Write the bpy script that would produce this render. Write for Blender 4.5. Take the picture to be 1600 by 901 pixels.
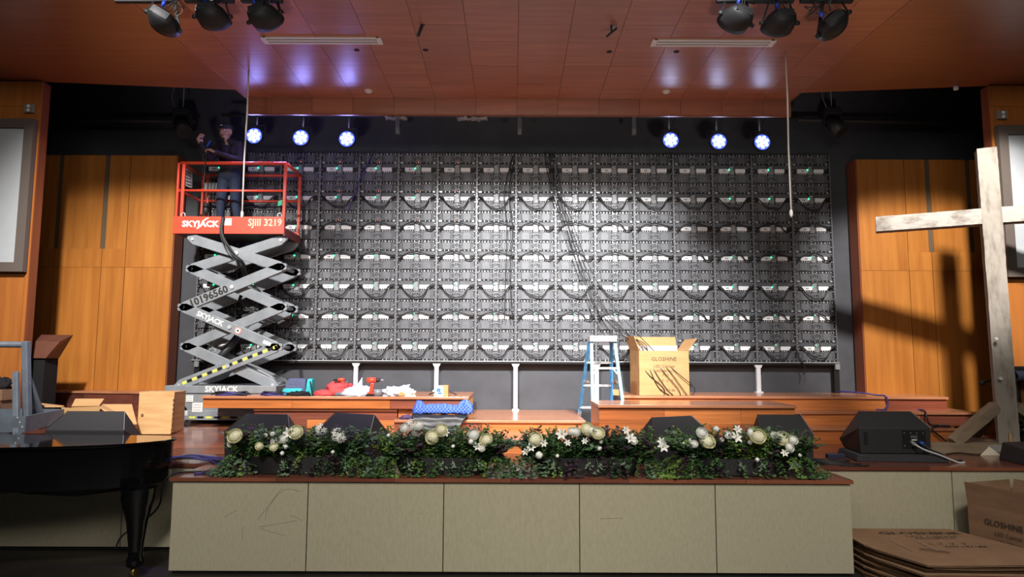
import bpy, bmesh, math, random
from math import sin, cos, pi, radians, sqrt, atan2
from mathutils import Vector, Matrix, noise

for o in list(bpy.data.objects):
    bpy.data.objects.remove(o)
SC = bpy.context.scene
COL = SC.collection
R = random.Random(11)
V = Vector

# ------------------------------------------------------------------ camera
H, PITCH, ROLL, FPX = 2.02, radians(5.7), radians(.25), 1067.0
_F = V((0, cos(PITCH), sin(PITCH)))
_u0 = V((0, -sin(PITCH), cos(PITCH)))
_r0 = V((1, 0, 0))
_r = cos(ROLL) * _r0 + sin(ROLL) * _u0
_u = cos(ROLL) * _u0 - sin(ROLL) * _r0
CAMP = V((0, 0, H))
cam = bpy.data.cameras.new('camera')
cam.sensor_width = 36
cam.lens = 36 * FPX / 1600
cam.clip_start = .05
cam.clip_end = 200
camo = bpy.data.objects.new('camera', cam)
COL.objects.link(camo)
camo.matrix_world = Matrix(((_r.x, _u.x, -_F.x, 0), (_r.y, _u.y, -_F.y, 0), (_r.z, _u.z, -_F.z, H), (0, 0, 0, 1)))
SC.camera = camo


def ray(px, py):
    return FPX * _F + (px - 800) * _r - (py - 450.5) * _u


def at(px, py, Y):
    d = ray(px, py)
    return CAMP + d * (Y / d.y)


def on(px, py, z):
    d = ray(px, py)
    return CAMP + d * ((z - H) / d.z)


# ------------------------------------------------------------------ light and exposure
SC.view_settings.view_transform = 'Standard'
SC.view_settings.look = 'None'
SC.view_settings.gamma = 1
SC.view_settings.exposure = 0
SC.view_settings.use_curve_mapping = False
W = bpy.data.worlds.new('world')
SC.world = W
W.use_nodes = True
W.node_tree.nodes['Background'].inputs[0].default_value = (.9, .95, 1, 1)
W.node_tree.nodes['Background'].inputs[1].default_value = .012


def aim(o, target):
    d = V(target) - o.location
    o.rotation_euler = d.to_track_quat('-Z', 'Y').to_euler()


def spot(loc, target, power, ang, blend, color=(1, 1, 1), rad=.12):
    l = bpy.data.lights.new('stage_or_fill_spot', 'SPOT')
    l.energy, l.spot_size, l.spot_blend, l.color, l.shadow_soft_size = power, radians(ang), blend, color, rad
    o = bpy.data.objects.new('stage_or_fill_spot', l)
    COL.objects.link(o)
    o.location = loc
    aim(o, target)


def area(loc, target, power, sx, sy, color):
    l = bpy.data.lights.new('house_fill', 'AREA')
    l.shape = 'RECTANGLE'
    l.size, l.size_y, l.energy, l.color = sx, sy, power, color
    o = bpy.data.objects.new('house_fill', l)
    COL.objects.link(o)
    o.location = loc
    aim(o, target)


spot((1.7, 4.2, 6.5), (1.3, 10.8, 1.9), 5200, 52, 1, (1, .985, .98), .15)
spot((-1.2, 4.0, 6.5), (-.5, 10.8, 1.8), 4200, 52, 1, (1, .985, .98), .15)
spot((4.4, 4.3, 6.6), (6.5, 10.7, 2.7), 3700, 34, .6, (1, .96, .92), .22)
spot((-4.2, 4.0, 6.6), (-5.0, 10.4, 1.9), 3600, 56, .9, (1, .96, .92), .15)
spot((-2.6, 2.2, .5), (-2.4, 8.2, 5.78), 560, 52, 1, (1, .93, .86), .3)  # this pair: unseen uplights added below the frame to brighten the ceiling
spot((2.6, 2.2, .5), (2.4, 8.2, 5.78), 560, 52, 1, (1, .93, .86), .3)
spot((-2.6, 1.3, 6.8), (-1.9, 6.7, .5), 1400, 60, 1, (1, .95, .87), .4)  # this pair: unseen fill spots added to brighten the front panels and flowers
spot((3, 1.3, 6.8), (2.6, 6.7, .5), 1400, 60, 1, (1, .95, .87), .4)
area((0, -3, 6.4), (0, 8, 2.0), 330, 9, 2, (1, .95, .86))  # unseen general fill added behind the camera for the hall's ambient light

# ------------------------------------------------------------------ materials
MATS = {}


def mat(name, col=(.5, .5, .5), rough=.5, metal=0., spec=.5, emit=None, estr=0., var=0., nscale=(8, 8, 8), col2=None, bump=0., rnd=0., coat=0., alpha=1., trans=0., det=4, lo=.35, hi=.65):
    m = bpy.data.materials.new(name)
    m.use_nodes = True
    nt = m.node_tree
    b = nt.nodes['Principled BSDF']
    b.inputs['Roughness'].default_value = rough
    b.inputs['Metallic'].default_value = metal
    b.inputs['Specular IOR Level'].default_value = spec
    b.inputs['Base Color'].default_value = (*col, 1)
    b.inputs['Coat Weight'].default_value = coat
    b.inputs['Coat Roughness'].default_value = .08
    b.inputs['Alpha'].default_value = alpha
    b.inputs['Transmission Weight'].default_value = trans
    if emit:
        b.inputs['Emission Color'].default_value = (*emit, 1)
        b.inputs['Emission Strength'].default_value = estr
    if col2 is None and var:
        col2 = tuple(min(1, c * (1 + var)) for c in col)
        col = tuple(c * (1 - var) for c in col)
    src = None
    if col2 is not None or bump:
        tc = nt.nodes.new('ShaderNodeTexCoord')
        mp = nt.nodes.new('ShaderNodeMapping')
        mp.inputs['Scale'].default_value = nscale
        oi = nt.nodes.new('ShaderNodeObjectInfo')
        mul = nt.nodes.new('ShaderNodeMath')
        mul.operation = 'MULTIPLY'
        mul.inputs[1].default_value = 37.
        nt.links.new(oi.outputs['Random'], mul.inputs[0])
        nt.links.new(mul.outputs[0], mp.inputs['Location'])
        nt.links.new(tc.outputs['Object'], mp.inputs['Vector'])
        nz = nt.nodes.new('ShaderNodeTexNoise')
        nz.inputs['Scale'].default_value = 1
        nz.inputs['Detail'].default_value = det
        nz.inputs['Roughness'].default_value = .6
        nt.links.new(mp.outputs[0], nz.inputs['Vector'])
        if col2 is not None:
            rp = nt.nodes.new('ShaderNodeValToRGB')
            rp.color_ramp.elements[0].position = lo
            rp.color_ramp.elements[1].position = hi
            rp.color_ramp.elements[0].color = (*col, 1)
            rp.color_ramp.elements[1].color = (*col2, 1)
            nt.links.new(nz.outputs['Fac'], rp.inputs[0])
            src = rp.outputs[0]
        if bump:
            bp = nt.nodes.new('ShaderNodeBump')
            bp.inputs['Strength'].default_value = bump
            bp.inputs['Distance'].default_value = .01
            nt.links.new(nz.outputs['Fac'], bp.inputs['Height'])
            nt.links.new(bp.outputs[0], b.inputs['Normal'])
    if rnd:
        oi2 = nt.nodes.new('ShaderNodeObjectInfo')
        mr = nt.nodes.new('ShaderNodeMapRange')
        mr.inputs['To Min'].default_value = 1 - rnd
        mr.inputs['To Max'].default_value = 1 + rnd
        nt.links.new(oi2.outputs['Random'], mr.inputs['Value'])
        hs = nt.nodes.new('ShaderNodeHueSaturation')
        nt.links.new(mr.outputs[0], hs.inputs['Value'])
        if src is not None:
            nt.links.new(src, hs.inputs['Color'])
        else:
            hs.inputs['Color'].default_value = (*col, 1)
        src = hs.outputs[0]
    if src is not None:
        nt.links.new(src, b.inputs['Base Color'])
    MATS[name] = m
    return m


def plankmat(name, cols, nscale, rough, spec=.5, coat=0.):
    """wood whose tone is picked per plank object from a list, with grain"""
    m = mat(name, (.5, .5, .5), rough, 0, spec, var=.4, nscale=nscale, coat=coat, det=6)
    nt = m.node_tree
    b = nt.nodes['Principled BSDF']
    grain = b.inputs['Base Color'].links[0].from_socket
    oi = nt.nodes.new('ShaderNodeObjectInfo')
    rp = nt.nodes.new('ShaderNodeValToRGB')
    rp.color_ramp.interpolation = 'CONSTANT'
    el = rp.color_ramp.elements
    while len(el) < len(cols):
        el.new(.5)
    for i, c in enumerate(cols):
        el[i].position = i / len(cols)
    for i, c in enumerate(cols):
        el[i].color = (*c, 1)
    nt.links.new(oi.outputs['Random'], rp.inputs[0])
    mx = nt.nodes.new('ShaderNodeMix')
    mx.data_type = 'RGBA'
    mx.blend_type = 'MULTIPLY'
    mx.inputs['Factor'].default_value = 1
    gain = nt.nodes.new('ShaderNodeMix')
    gain.data_type = 'RGBA'
    gain.blend_type = 'ADD'
    gain.inputs['Factor'].default_value = 1
    nt.links.new(grain, gain.inputs['A'])
    gain.inputs['B'].default_value = (.5, .5, .5, 1)
    nt.links.new(rp.outputs[0], mx.inputs['A'])
    nt.links.new(gain.outputs['Result'], mx.inputs['B'])
    nt.links.new(mx.outputs['Result'], b.inputs['Base Color'])
    return m


def floormat():
    m = mat('stage_floor_wood', (.3, .1, .05), .22, 0, .5, coat=.2)
    nt = m.node_tree
    b = nt.nodes['Principled BSDF']
    tc = nt.nodes.new('ShaderNodeTexCoord')
    br = nt.nodes.new('ShaderNodeTexBrick')
    br.offset = .37
    br.inputs['Color1'].default_value = (.25, .085, .045, 1)
    br.inputs['Color2'].default_value = (.13, .042, .028, 1)
    br.inputs['Mortar'].default_value = (.06, .02, .015, 1)
    br.inputs['Scale'].default_value = 1
    br.inputs['Mortar Size'].default_value = .003
    br.inputs['Brick Width'].default_value = 1.1
    br.inputs['Row Height'].default_value = .083
    nt.links.new(tc.outputs['Object'], br.inputs['Vector'])
    mp = nt.nodes.new('ShaderNodeMapping')
    mp.inputs['Scale'].default_value = (1.5, 40, 1)
    nz = nt.nodes.new('ShaderNodeTexNoise')
    nz.inputs['Scale'].default_value = 1
    nz.inputs['Detail'].default_value = 5
    nt.links.new(tc.outputs['Object'], mp.inputs[0])
    nt.links.new(mp.outputs[0], nz.inputs['Vector'])
    mx = nt.nodes.new('ShaderNodeMix')
    mx.data_type = 'RGBA'
    mx.blend_type = 'OVERLAY'
    mx.inputs['Factor'].default_value = .6
    nt.links.new(br.outputs['Color'], mx.inputs['A'])
    nt.links.new(nz.outputs['Fac'], mx.inputs['B'])
    nt.links.new(mx.outputs['Result'], b.inputs['Base Color'])
    return m


M_PANEL = mat('orange_wood_veneer', (.40, .135, .022), .42, col2=(.53, .2, .036), nscale=(9, 9, .55), det=6, rnd=.07)
M_PORTAL = mat('portal_wood_veneer', (.36, .115, .025), .4, col2=(.47, .165, .036), nscale=(9, 9, .55), det=6, rnd=.05)
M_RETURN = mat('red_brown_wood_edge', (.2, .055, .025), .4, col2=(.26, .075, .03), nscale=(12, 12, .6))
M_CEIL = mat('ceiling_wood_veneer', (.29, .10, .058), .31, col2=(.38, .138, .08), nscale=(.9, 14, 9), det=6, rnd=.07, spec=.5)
M_CEILS = mat('ceiling_wood_shaded', (.25, .085, .04), .34, col2=(.31, .108, .05), nscale=(.9, 12, 9), det=6, rnd=.04)  # side soffits' dimmer lighting put into a darker copy of the veneer
M_BLACKWALL = mat('black_wall_paint', (.058, .06, .068), .75, var=.12, nscale=(3, 3, 3))
M_VOID = mat('black_drape', (.008, .008, .009), .9)
M_FABRIC = mat('olive_fabric', (.385, .35, .245), .95, col2=(.43, .395, .285), nscale=(60, 60, 16), det=8, rnd=.025, bump=.08, spec=.1)
M_FLOORW = floormat()
M_RISER = plankmat('cherry_riser_wood', [(.48, .15, .04), (.53, .175, .05), (.19, .057, .033), (.43, .125, .037), (.51, .165, .047), (.25, .07, .038), (.47, .14, .04)], (1.2, 30, 30), .35, coat=.1)
M_TREAD = plankmat('cherry_tread_wood', [(.47, .2, .1), (.42, .17, .085), (.5, .21, .105)], (1.2, 30, 30), .26, coat=.2)
M_DARKPLANK = plankmat('dark_shaded_plinth_wood', [(.15, .045, .028), (.09, .028, .02), (.24, .075, .035), (.13, .04, .026)], (1.2, 30, 30), .4)  # dark planks, with the shade on the plinth face put into the tone
M_HOUSEFLOOR = mat('audience_floor', (.02, .017, .015), .5, var=.3, nscale=(2, 2, 2))
M_BLK = mat('black_plastic', (.010, .010, .011), .55, spec=.3)
M_BLKM = mat('matte_black', (.014, .014, .015), .8, spec=.2)
M_SPK = mat('speaker_black', (.018, .018, .02), .6, var=.25, nscale=(90, 90, 90))
M_FOAM = mat('grey_foam_pad', (.03, .03, .034), .95, var=.3, nscale=(60, 60, 60))
M_WHITE = mat('white_label', (.78, .78, .76), .6)
M_ROPE = mat('white_rope', (.62, .58, .52), .9)
M_CABLE = mat('black_cable', (.012, .012, .013), .5)
M_CABLEB = mat('violet_blue_cable', (.05, .045, .22), .5)
M_CABLEW = mat('grey_cable', (.5, .5, .5), .5)
M_ALU = mat('aluminium', (.72, .73, .75), .38, metal=.6)
M_LEG = mat('white_steel_leg', (.72, .73, .76), .5, metal=.2)
M_GREY = mat('lift_grey_paint', (.25, .272, .295), .42, var=.12, nscale=(5, 5, 5))
M_GREYD = mat('lift_dark_steel', (.05, .05, .055), .5, metal=.5)
M_RED = mat('lift_red_paint', (.72, .07, .032), .38)
M_BOLT = mat('zinc_bolt', (.75, .76, .78), .35, metal=.5)
M_YEL = mat('hazard_yellow', (.72, .72, .12), .6)
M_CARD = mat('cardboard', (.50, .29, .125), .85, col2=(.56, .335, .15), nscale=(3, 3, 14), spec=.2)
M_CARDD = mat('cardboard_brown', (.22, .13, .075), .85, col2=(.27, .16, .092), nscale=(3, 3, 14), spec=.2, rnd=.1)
M_CARDIN = mat('cardboard_inside_pale', (.58, .47, .42), .85, spec=.2)
M_INK = mat('black_ink', (.03, .025, .02), .8)
M_INKF = mat('faded_ink', (.11, .07, .04), .8)
M_PLY = mat('plywood', (.58, .32, .13), .7, col2=(.72, .44, .2), nscale=(2, 2, 18), det=5)
M_PIANO = mat('piano_black_lacquer', (.003, .003, .0035), .045, spec=.6, coat=.4)
M_GPAINT = mat('slate_grey_paint', (.10, .12, .145), .6, var=.15, nscale=(6, 6, 6))


# ------------------------------------------------------------------ mesh builder
OFF = {}


class MB:
    def __init__(s):
        s.v, s.f, s.m, s.s = [], [], [], []

    def add(s, vs, fs, m=0, sm=False):
        n = len(s.v)
        s.v.extend(V(v) for v in vs)
        for f in fs:
            s.f.append(tuple(i + n for i in f))
            s.m.append(m)
            s.s.append(sm)
        return s

    def hexa(s, a, m=0):
        """8 corners: bottom 4 (ccw from above) then top 4"""
        return s.add(a, [(3, 2, 1, 0), (4, 5, 6, 7), (0, 1, 5, 4), (1, 2, 6, 5), (2, 3, 7, 6), (3, 0, 4, 7)], m)

    def box(s, x0, x1, y0, y1, z0, z1, m=0):
        return s.hexa([(x0, y0, z0), (x1, y0, z0), (x1, y1, z0), (x0, y1, z0), (x0, y0, z1), (x1, y0, z1), (x1, y1, z1), (x0, y1, z1)], m)

    def frame(s, p, q, up=(0, 0, 1)):
        d = (V(q) - V(p)).normalized()
        u = V(up)
        if abs(d.dot(u)) > .98:
            u = V((0, 1, 0))
        r = d.cross(u).normalized()
        return d, r, r.cross(d).normalized()

    def bar(s, p, q, w, h, m=0, up=(0, 0, 1), cham=0.):
        """bar p-q: w across, h along up; cham cuts the ends to points"""
        p, q = V(p), V(q)
        d, r, u = s.frame(p, q, up)
        if cham:
            pts = [p - u * h * .12, p + d * cham - u * h / 2, q - d * cham - u * h / 2, q - u * h * .12, q + u * h * .12, q - d * cham + u * h / 2, p + d * cham + u * h / 2, p + u * h * .12]
            return s.prism([x - r * w / 2 for x in pts], r * w, m)
        a = []
        for c in (-h / 2, h / 2):
            a += [p - r * w / 2 + u * c, p + r * w / 2 + u * c, q + r * w / 2 + u * c, q - r * w / 2 + u * c]
        return s.hexa(a, m)

    def prism(s, poly, ext, m=0):
        n = len(poly)
        e = V(ext)
        vs = [V(p) for p in poly] + [V(p) + e for p in poly]
        fs = [tuple(range(n - 1, -1, -1)), tuple(range(n, 2 * n))] + [(i, (i + 1) % n, (i + 1) % n + n, i + n) for i in range(n)]
        return s.add(vs, fs, m)

    def cyl(s, p, q, r0, r1=None, n=12, m=0, sm=True, caps=True):
        p, q = V(p), V(q)
        r1 = r0 if r1 is None else r1
        d, r, u = s.frame(p, q)
        vs = []
        for c, rad in ((p, r0), (q, r1)):
            for i in range(n):
                a = 2 * pi * i / n
                vs.append(c + r * cos(a) * rad + u * sin(a) * rad)
        s.add(vs, [(i, (i + 1) % n, (i + 1) % n + n, i + n) for i in range(n)], m, sm)
        if caps:
            k = len(s.v) - 2 * n
            s.f += [tuple(range(k + n - 1, k - 1, -1)), tuple(range(k + n, k + 2 * n))]
            s.m += [m, m]
            s.s += [False, False]
        return s

    def tube(s, pts, rad, n=6, m=0):
        pts = [V(p) for p in pts]
        k = len(pts)
        vs = []
        up = V((0, 0, 1))
        for i, p in enumerate(pts):
            d = (pts[min(i + 1, k - 1)] - pts[max(i - 1, 0)]).normalized()
            if abs(d.dot(up)) > .95:
                up = V((0, 1, 0)) if abs(d.y) < .9 else V((1, 0, 0))
            r = d.cross(up).normalized()
            u = r.cross(d)
            rr = rad[i] if isinstance(rad, (list, tuple)) else rad
            for j in range(n):
                a = 2 * pi * j / n
                vs.append(p + r * cos(a) * rr + u * sin(a) * rr)
            up = u
        fs = []
        for i in range(k - 1):
            for j in range(n):
                fs.append((i * n + j, i * n + (j + 1) % n, (i + 1) * n + (j + 1) % n, (i + 1) * n + j))
        fs += [tuple(range(n - 1, -1, -1)), tuple(range((k - 1) * n, k * n))]
        return s.add(vs, fs, m, True)

    def sph(s, c, r, nu=12, nv=8, m=0, R=None):
        c = V(c)
        r = V((r, r, r)) if not hasattr(r, '__len__') else V(r)
        vs = [V((0, 0, -1))]
        for j in range(1, nv):
            t = -pi / 2 + pi * j / nv
            for i in range(nu):
                a = 2 * pi * i / nu
                vs.append(V((cos(a) * cos(t), sin(a) * cos(t), sin(t))))
        vs.append(V((0, 0, 1)))
        vs = [V((v.x * r.x, v.y * r.y, v.z * r.z)) for v in vs]
        if R:
            vs = [R @ v for v in vs]
        vs = [v + c for v in vs]
        fs = [(0, 1 + (i + 1) % nu, 1 + i) for i in range(nu)]
        for j in range(nv - 2):
            for i in range(nu):
                a, b = 1 + j * nu, 1 + (j + 1) * nu
                fs.append((a + i, a + (i + 1) % nu, b + (i + 1) % nu, b + i))
        t = len(vs) - 1
        k = 1 + (nv - 2) * nu
        fs += [(k + i, k + (i + 1) % nu, t) for i in range(nu)]
        return s.add(vs, fs, m, True)

    def grid(s, fn, nu, nv, m=0, sm=True):
        vs = [fn(i / nu, j / nv) for j in range(nv + 1) for i in range(nu + 1)]
        w = nu + 1
        return s.add(vs, [(j * w + i, j * w + i + 1, (j + 1) * w + i + 1, (j + 1) * w + i) for j in range(nv) for i in range(nu)], m, sm)

    def lathe(s, c, prof, n=16, m=0, axis='z'):
        c = V(c)
        vs = []
        for (rr, h) in prof:
            for i in range(n):
                a = 2 * pi * i / n
                p = V((cos(a) * rr, sin(a) * rr, h))
                if axis == 'y':
                    p = V((p.x, -p.z, p.y))
                vs.append(c + p)
        k = len(prof)
        fs = [(j * n + i, j * n + (i + 1) % n, (j + 1) * n + (i + 1) % n, (j + 1) * n + i) for j in range(k - 1) for i in range(n)]
        return s.add(vs, fs, m, True)

    def mesh(s, name, mats, shift=None):
        me = bpy.data.meshes.new(name)
        sh = shift or V((0, 0, 0))
        me.from_pydata([v - sh for v in s.v], [], s.f)
        for x in (mats if isinstance(mats, (list, tuple)) else [mats]):
            me.materials.append(x)
        me.polygons.foreach_set('material_index', s.m)
        me.polygons.foreach_set('use_smooth', s.s)
        me.update()
        return me

    def build(s, name, mats, parent=None, local=False, bevel=0., thick=0.):
        """one mesh object; parented meshes are given in world coordinates unless local"""
        if parent is not None:
            off = V((0, 0, 0)) if local else OFF[parent.name]
        else:
            xs = [v.x for v in s.v]
            ys = [v.y for v in s.v]
            off = V((0, 0, 0)) if local else V(((min(xs) + max(xs)) / 2, (min(ys) + max(ys)) / 2, min(v.z for v in s.v)))
        o = bpy.data.objects.new(name, s.mesh(name, mats, off))
        COL.objects.link(o)
        if parent is not None:
            o.parent = parent
            OFF[o.name] = OFF[parent.name]
        else:
            o.location = off
            OFF[o.name] = off
        if thick:
            md = o.modifiers.new('solidify', 'SOLIDIFY')
            md.thickness = thick
            md.offset = 0
        if bevel:
            md = o.modifiers.new('bevel', 'BEVEL')
            md.width = bevel
            md.segments = 2
            md.limit_method = 'ANGLE'
        return o


def tag(o, label, cat, group=None, kind=None):
    if label:
        o['label'] = label
    if cat:
        o['category'] = cat
    if group:
        o['group'] = group
    if kind:
        o['kind'] = kind
    return o


def thing(name, label, cat, loc, rz=0, group=None):
    o = bpy.data.objects.new(name, None)
    o.empty_display_size = .1
    COL.objects.link(o)
    o.location = loc
    o.rotation_euler = (0, 0, rz)
    OFF[o.name] = V(loc)
    return tag(o, label, cat, group)


def struct(o):
    o['kind'] = 'structure'
    return o


def smooth_pts(pts, n=6):
    """catmull-rom through points"""
    P = [V(p) for p in pts]
    out = []
    for i in range(len(P) - 1):
        a, b, c, d = P[max(i - 1, 0)], P[i], P[i + 1], P[min(i + 2, len(P) - 1)]
        for k in range(n):
            t = k / n
            out.append(.5 * ((2 * b) + (c - a) * t + (2 * a - 5 * b + 4 * c - d) * t * t + (3 * b - a - 3 * c + d) * t ** 3))
    out.append(P[-1])
    return out


def text(body, size, loc, rot, m, parent, name='lettering', local=False, sx=1., align='CENTER', bold=0.):
    c = bpy.data.curves.new(name, 'FONT')
    c.body = body
    c.size = size
    c.align_x = align
    c.align_y = 'CENTER'
    c.extrude = .0008
    c.offset = bold
    c.resolution_u = 2
    c.materials.append(m)
    o = bpy.data.objects.new(name, c)
    COL.objects.link(o)
    o.parent = parent
    o.location = V(loc) - (V((0, 0, 0)) if local else OFF[parent.name])
    o.rotation_euler = rot
    o.scale = (sx, 1, 1)
    return o


FRONT = (pi / 2, 0, 0)          # lettering that faces the seats

# ------------------------------------------------------------------ the hall
ZS = .88                         # stage height
YA, YR = 6.57, 7.36              # apron front, recessed front
XAL, XAR = -3.18, 3.19
struct(MB().box(-13, 13, -6, 12.5, -.1, 0).build('floor', M_HOUSEFLOOR))
struct(MB().box(-13, 13, 11.03, 11.4, 0, 8).build('wall_back', M_BLACKWALL))
struct(MB().box(-13, -12.8, 6.5, 11.4, 0, 8).build('wall_left', M_VOID))
struct(MB().box(12.8, 13, 6.5, 11.4, 0, 8).build('wall_right', M_VOID))
ZC = 5.78
# centre soffit with single veneer panels
YB = 9.7
XL0, XR0 = at(385, 178, YB).x, at(1236, 180, YB).x
pL, pR = on(200, 0, ZC), on(1426, 0, ZC)


def xl(y):
    return XL0 + (pL.x - XL0) * (YB - y) / (YB - pL.y)


def xr(y):
    return XR0 + (pR.x - XR0) * (YB - y) / (YB - pR.y)


ceil = struct(MB().hexa([(xl(6.9), 6.84, ZC + .02), (xr(6.9), 6.84, ZC + .02), (xr(YB), YB, ZC + .02), (xl(YB), YB, ZC + .02),
                         (xl(6.9), 6.84, ZC + .2), (xr(6.9), 6.84, ZC + .2), (xr(YB), YB, ZC + .2), (xl(YB), YB, ZC + .2)]).build('ceiling', M_VOID))
PW = .6
g = .0022
k0 = -8
for k in range(k0, 9):
    xa, xb = .06 + k * PW, .06 + (k + 1) * PW
    cuts = [6.84] + [y for y in (7.45 + .42 * (k % 2), 8.55 + .3 * (k % 3 == 0), 9.15 + .12 * (k % 2)) if y < YB - .2] + [YB]
    for y0, y1 in zip(cuts, cuts[1:]):
        a0, a1 = max(xa, xl(y0)), max(xa, xl(y1))
        b0, b1 = min(xb, xr(y0)), min(xb, xr(y1))
        if b0 - a0 < .03 and b1 - a1 < .03:
            continue
        b0, b1 = max(b0, a0 + .01), max(b1, a1 + .01)
        MB().hexa([(a0 + g, y0 + g, ZC), (b0 - g, y0 + g, ZC), (b1 - g, y1 - g, ZC), (a1 + g, y1 - g, ZC),
                   (a0 + g, y0 + g, ZC + .018), (b0 - g, y0 + g, ZC + .018), (b1 - g, y1 - g, ZC + .018), (a1 + g, y1 - g, ZC + .018)]).build('panel', M_CEIL, ceil)
for k in range(k0, 9):
    xa, xb = max(.06 + k * PW, XL0), min(.06 + (k + 1) * PW, XR0)
    if xb - xa > .05:
        MB().hexa([(xa + g, YB + .0, 5.545), (xb - g, YB + .0, 5.545), (xb - g, YB + .03, 5.545), (xa + g, YB + .03, 5.545),
                   (xa + g, YB - .02, ZC), (xb - g, YB - .02, ZC), (xb - g, YB + .03, ZC), (xa + g, YB + .03, ZC)]).build('fascia_board', M_CEIL, ceil)
MB().box(XL0, XR0, YB - .006, YB + .032, 5.53, 5.545).build('lower_edge', M_RETURN, ceil)
# side soffits
sl0, sl1 = on(-500, 108, ZC), on(345, 142, ZC)
zs2 = ZC + .015
left = [(xl(6.9), 6.84), (xl(sl1.y), sl1.y), (sl0.x, sl0.y - .05), (-13, sl0.y - .3), (-13, 6.84)]
right = [(xr(6.9), 6.84), (13, 6.84), (13, sl0.y - .3), (-sl0.x, sl0.y - .1), (xr(sl1.y), sl1.y + .02)]
for nm, poly in (('ceiling_left', left), ('ceiling_right', right)):
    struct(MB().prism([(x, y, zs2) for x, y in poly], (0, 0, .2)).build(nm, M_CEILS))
struct(MB().bar((xl(6.9), 6.84, ZC), (xl(YB), YB, ZC), .02, .02).build('trim_1', M_CEIL))
struct(MB().bar((xr(6.9), 6.84, ZC), (xr(YB), YB, ZC), .02, .02).build('trim_2', M_CEIL))
struct(MB().box(-13, 13, 9.3, 11.4, 7.2, 7.4).build('ceiling_void', M_VOID))
struct(MB().box(-13, 13, 6.82, 6.835, ZC + .0, 8).build('wall_bulkhead', M_VOID))


# portal walls with their screens
def portal(side, pxe, pye, name):
    YP = 9.12
    e = at(pxe, pye, YP).x
    far = 13 * side
    x0, x1 = sorted((e, far))
    w = struct(MB().box(x0 + (.025 if side > 0 else 0), x1 - (.025 if side < 0 else 0), YP + .02, YP + .15, 0, ZC + .02).build(name, M_VOID))
    zj = at(60 if side < 0 else 1560, 166, YP).z
    st = .045 * side
    for (a, b, z0, z1) in ((e, e + .95 * side, zj + .004, ZC), (e, e + st, ZS, zj), (e + st + .004 * side, e + .95 * side, ZS, zj), (e + .956 * side, e + 2.2 * side, ZS, ZC), (e + 2.206 * side, far, ZS, ZC)):
        a, b = sorted((a, b))
        MB().box(a, b, YP, YP + .02, z0, z1).build('panel', M_PORTAL, w)
    a, b = sorted((e, e + .02 * side))
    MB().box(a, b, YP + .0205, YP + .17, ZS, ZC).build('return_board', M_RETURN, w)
    return e


portal(-1, 54, 300, 'wall_portal_left')
portal(1, 1556, 300, 'wall_portal_right')


def screen(side, tx, ty, by, label):
    YS = 9.02
    t = at(tx, ty, YS)
    zb = at(tx, by, YS).z
    far = t.x + side * 4.2
    fw = .125
    root = thing('projection_screen', label, 'screen', ((t.x + far) / 2, YS + .07, zb))
    xi, xo = t.x + side * fw, far - side * fw

    def bx(name, xa, xb, y0, y1, z0, z1, m):
        a, b = sorted((xa, xb))
        MB().box(a, b, y0, y1, z0, z1).build(name, m, root)
    fm = MATS.get('screen_frame') or mat('screen_frame', (.12, .095, .08), .6)
    sm = MATS.get('screen_cloth') or mat('screen_cloth', (.44, .46, .48), .8, var=.02)
    bx('frame_bar', t.x, xi, YS, YS + .08, zb, t.z, fm)
    bx('frame_bar', xo, far, YS, YS + .08, zb, t.z, fm)
    bx('frame_bar', xi, xo, YS, YS + .08, zb, zb + fw, fm)
    bx('frame_bar', xi, xo, YS, YS + .08, t.z - fw, t.z, fm)
    bx('screen_surface', xi, xo, YS + .045, YS + .08, zb + fw, t.z - fw, sm)


screen(-1, 53, 185, 424, 'grey projection screen in a brown frame beside the piano')
screen(1, 1560, 195, 432, 'grey projection screen in a brown frame behind the wooden cross')
for px, py, lb in ((47, 170, 'small grey double outlet box above the screen on the piano side'), (1565, 180, 'small grey double outlet box above the screen on the cross side')):
    c = at(px, py, 9.1)
    t = thing('outlet_box', lb, 'outlet', (c.x, 9.1, c.z - .06))
    MB().box(c.x - .065, c.x + .065, 9.07, 9.12, c.z - .06, c.z + .06).build('plate', mat('outlet_plate', (.22, .2, .17), .5), t, bevel=.006)
    for s in (-1, 1):
        MB().cyl((c.x + .0, 9.068, c.z + s * .028), (c.x, 9.062, c.z + s * .028), .022).build('socket', M_WHITE, t)


# orange panelled rear walls
def rearwall(name, edges, slots, zt, side, e_in):
    YW = 10.7
    zb = ZS
    w = struct(MB().box(min(edges[0], edges[-1]), max(edges[0], edges[-1]), YW + .03, YW + .26, zb, zt - .01).build(name, M_VOID))
    zj = at(100, 417, YW).z
    es = sorted(edges)
    for a, b in zip(es, es[1:]):
        for z0, z1 in ((zb, zj - .002), (zj + .002, zt)):
            pts0 = a + .005
            pts1 = b - .005
            if z1 > 4:
                for sx in slots:
                    if abs(sx - a) < .02:
                        pts0 = a + .04
                    if abs(sx - b) < .02:
                        pts1 = b - .04
                zslot = at(100, 388, YW).z
                if pts0 != a + .005 or pts1 != b - .005:
                    MB().box(a + .005, b - .005, YW, YW + .03, z0, zslot).build('panel', M_PANEL, w)
                    MB().box(pts0, pts1, YW, YW + .03, zslot, z1).build('panel', M_PANEL, w)
                    continue
            MB().box(pts0, pts1, YW, YW + .03, z0, z1).build('panel', M_PANEL, w)
    for sx in slots:
        MB().box(sx - .04, sx + .04, YW + .02, YW + .03, at(100, 388, YW).z, zt).build('slot_strip', mat('slot_strip', (.12, .085, .05), .6), w)
    a, b = sorted((e_in, e_in - .02 * -side))
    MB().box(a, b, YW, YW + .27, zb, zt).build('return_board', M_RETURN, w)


def XY(px, py=450):
    return at(px, py, 10.7).x


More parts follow.
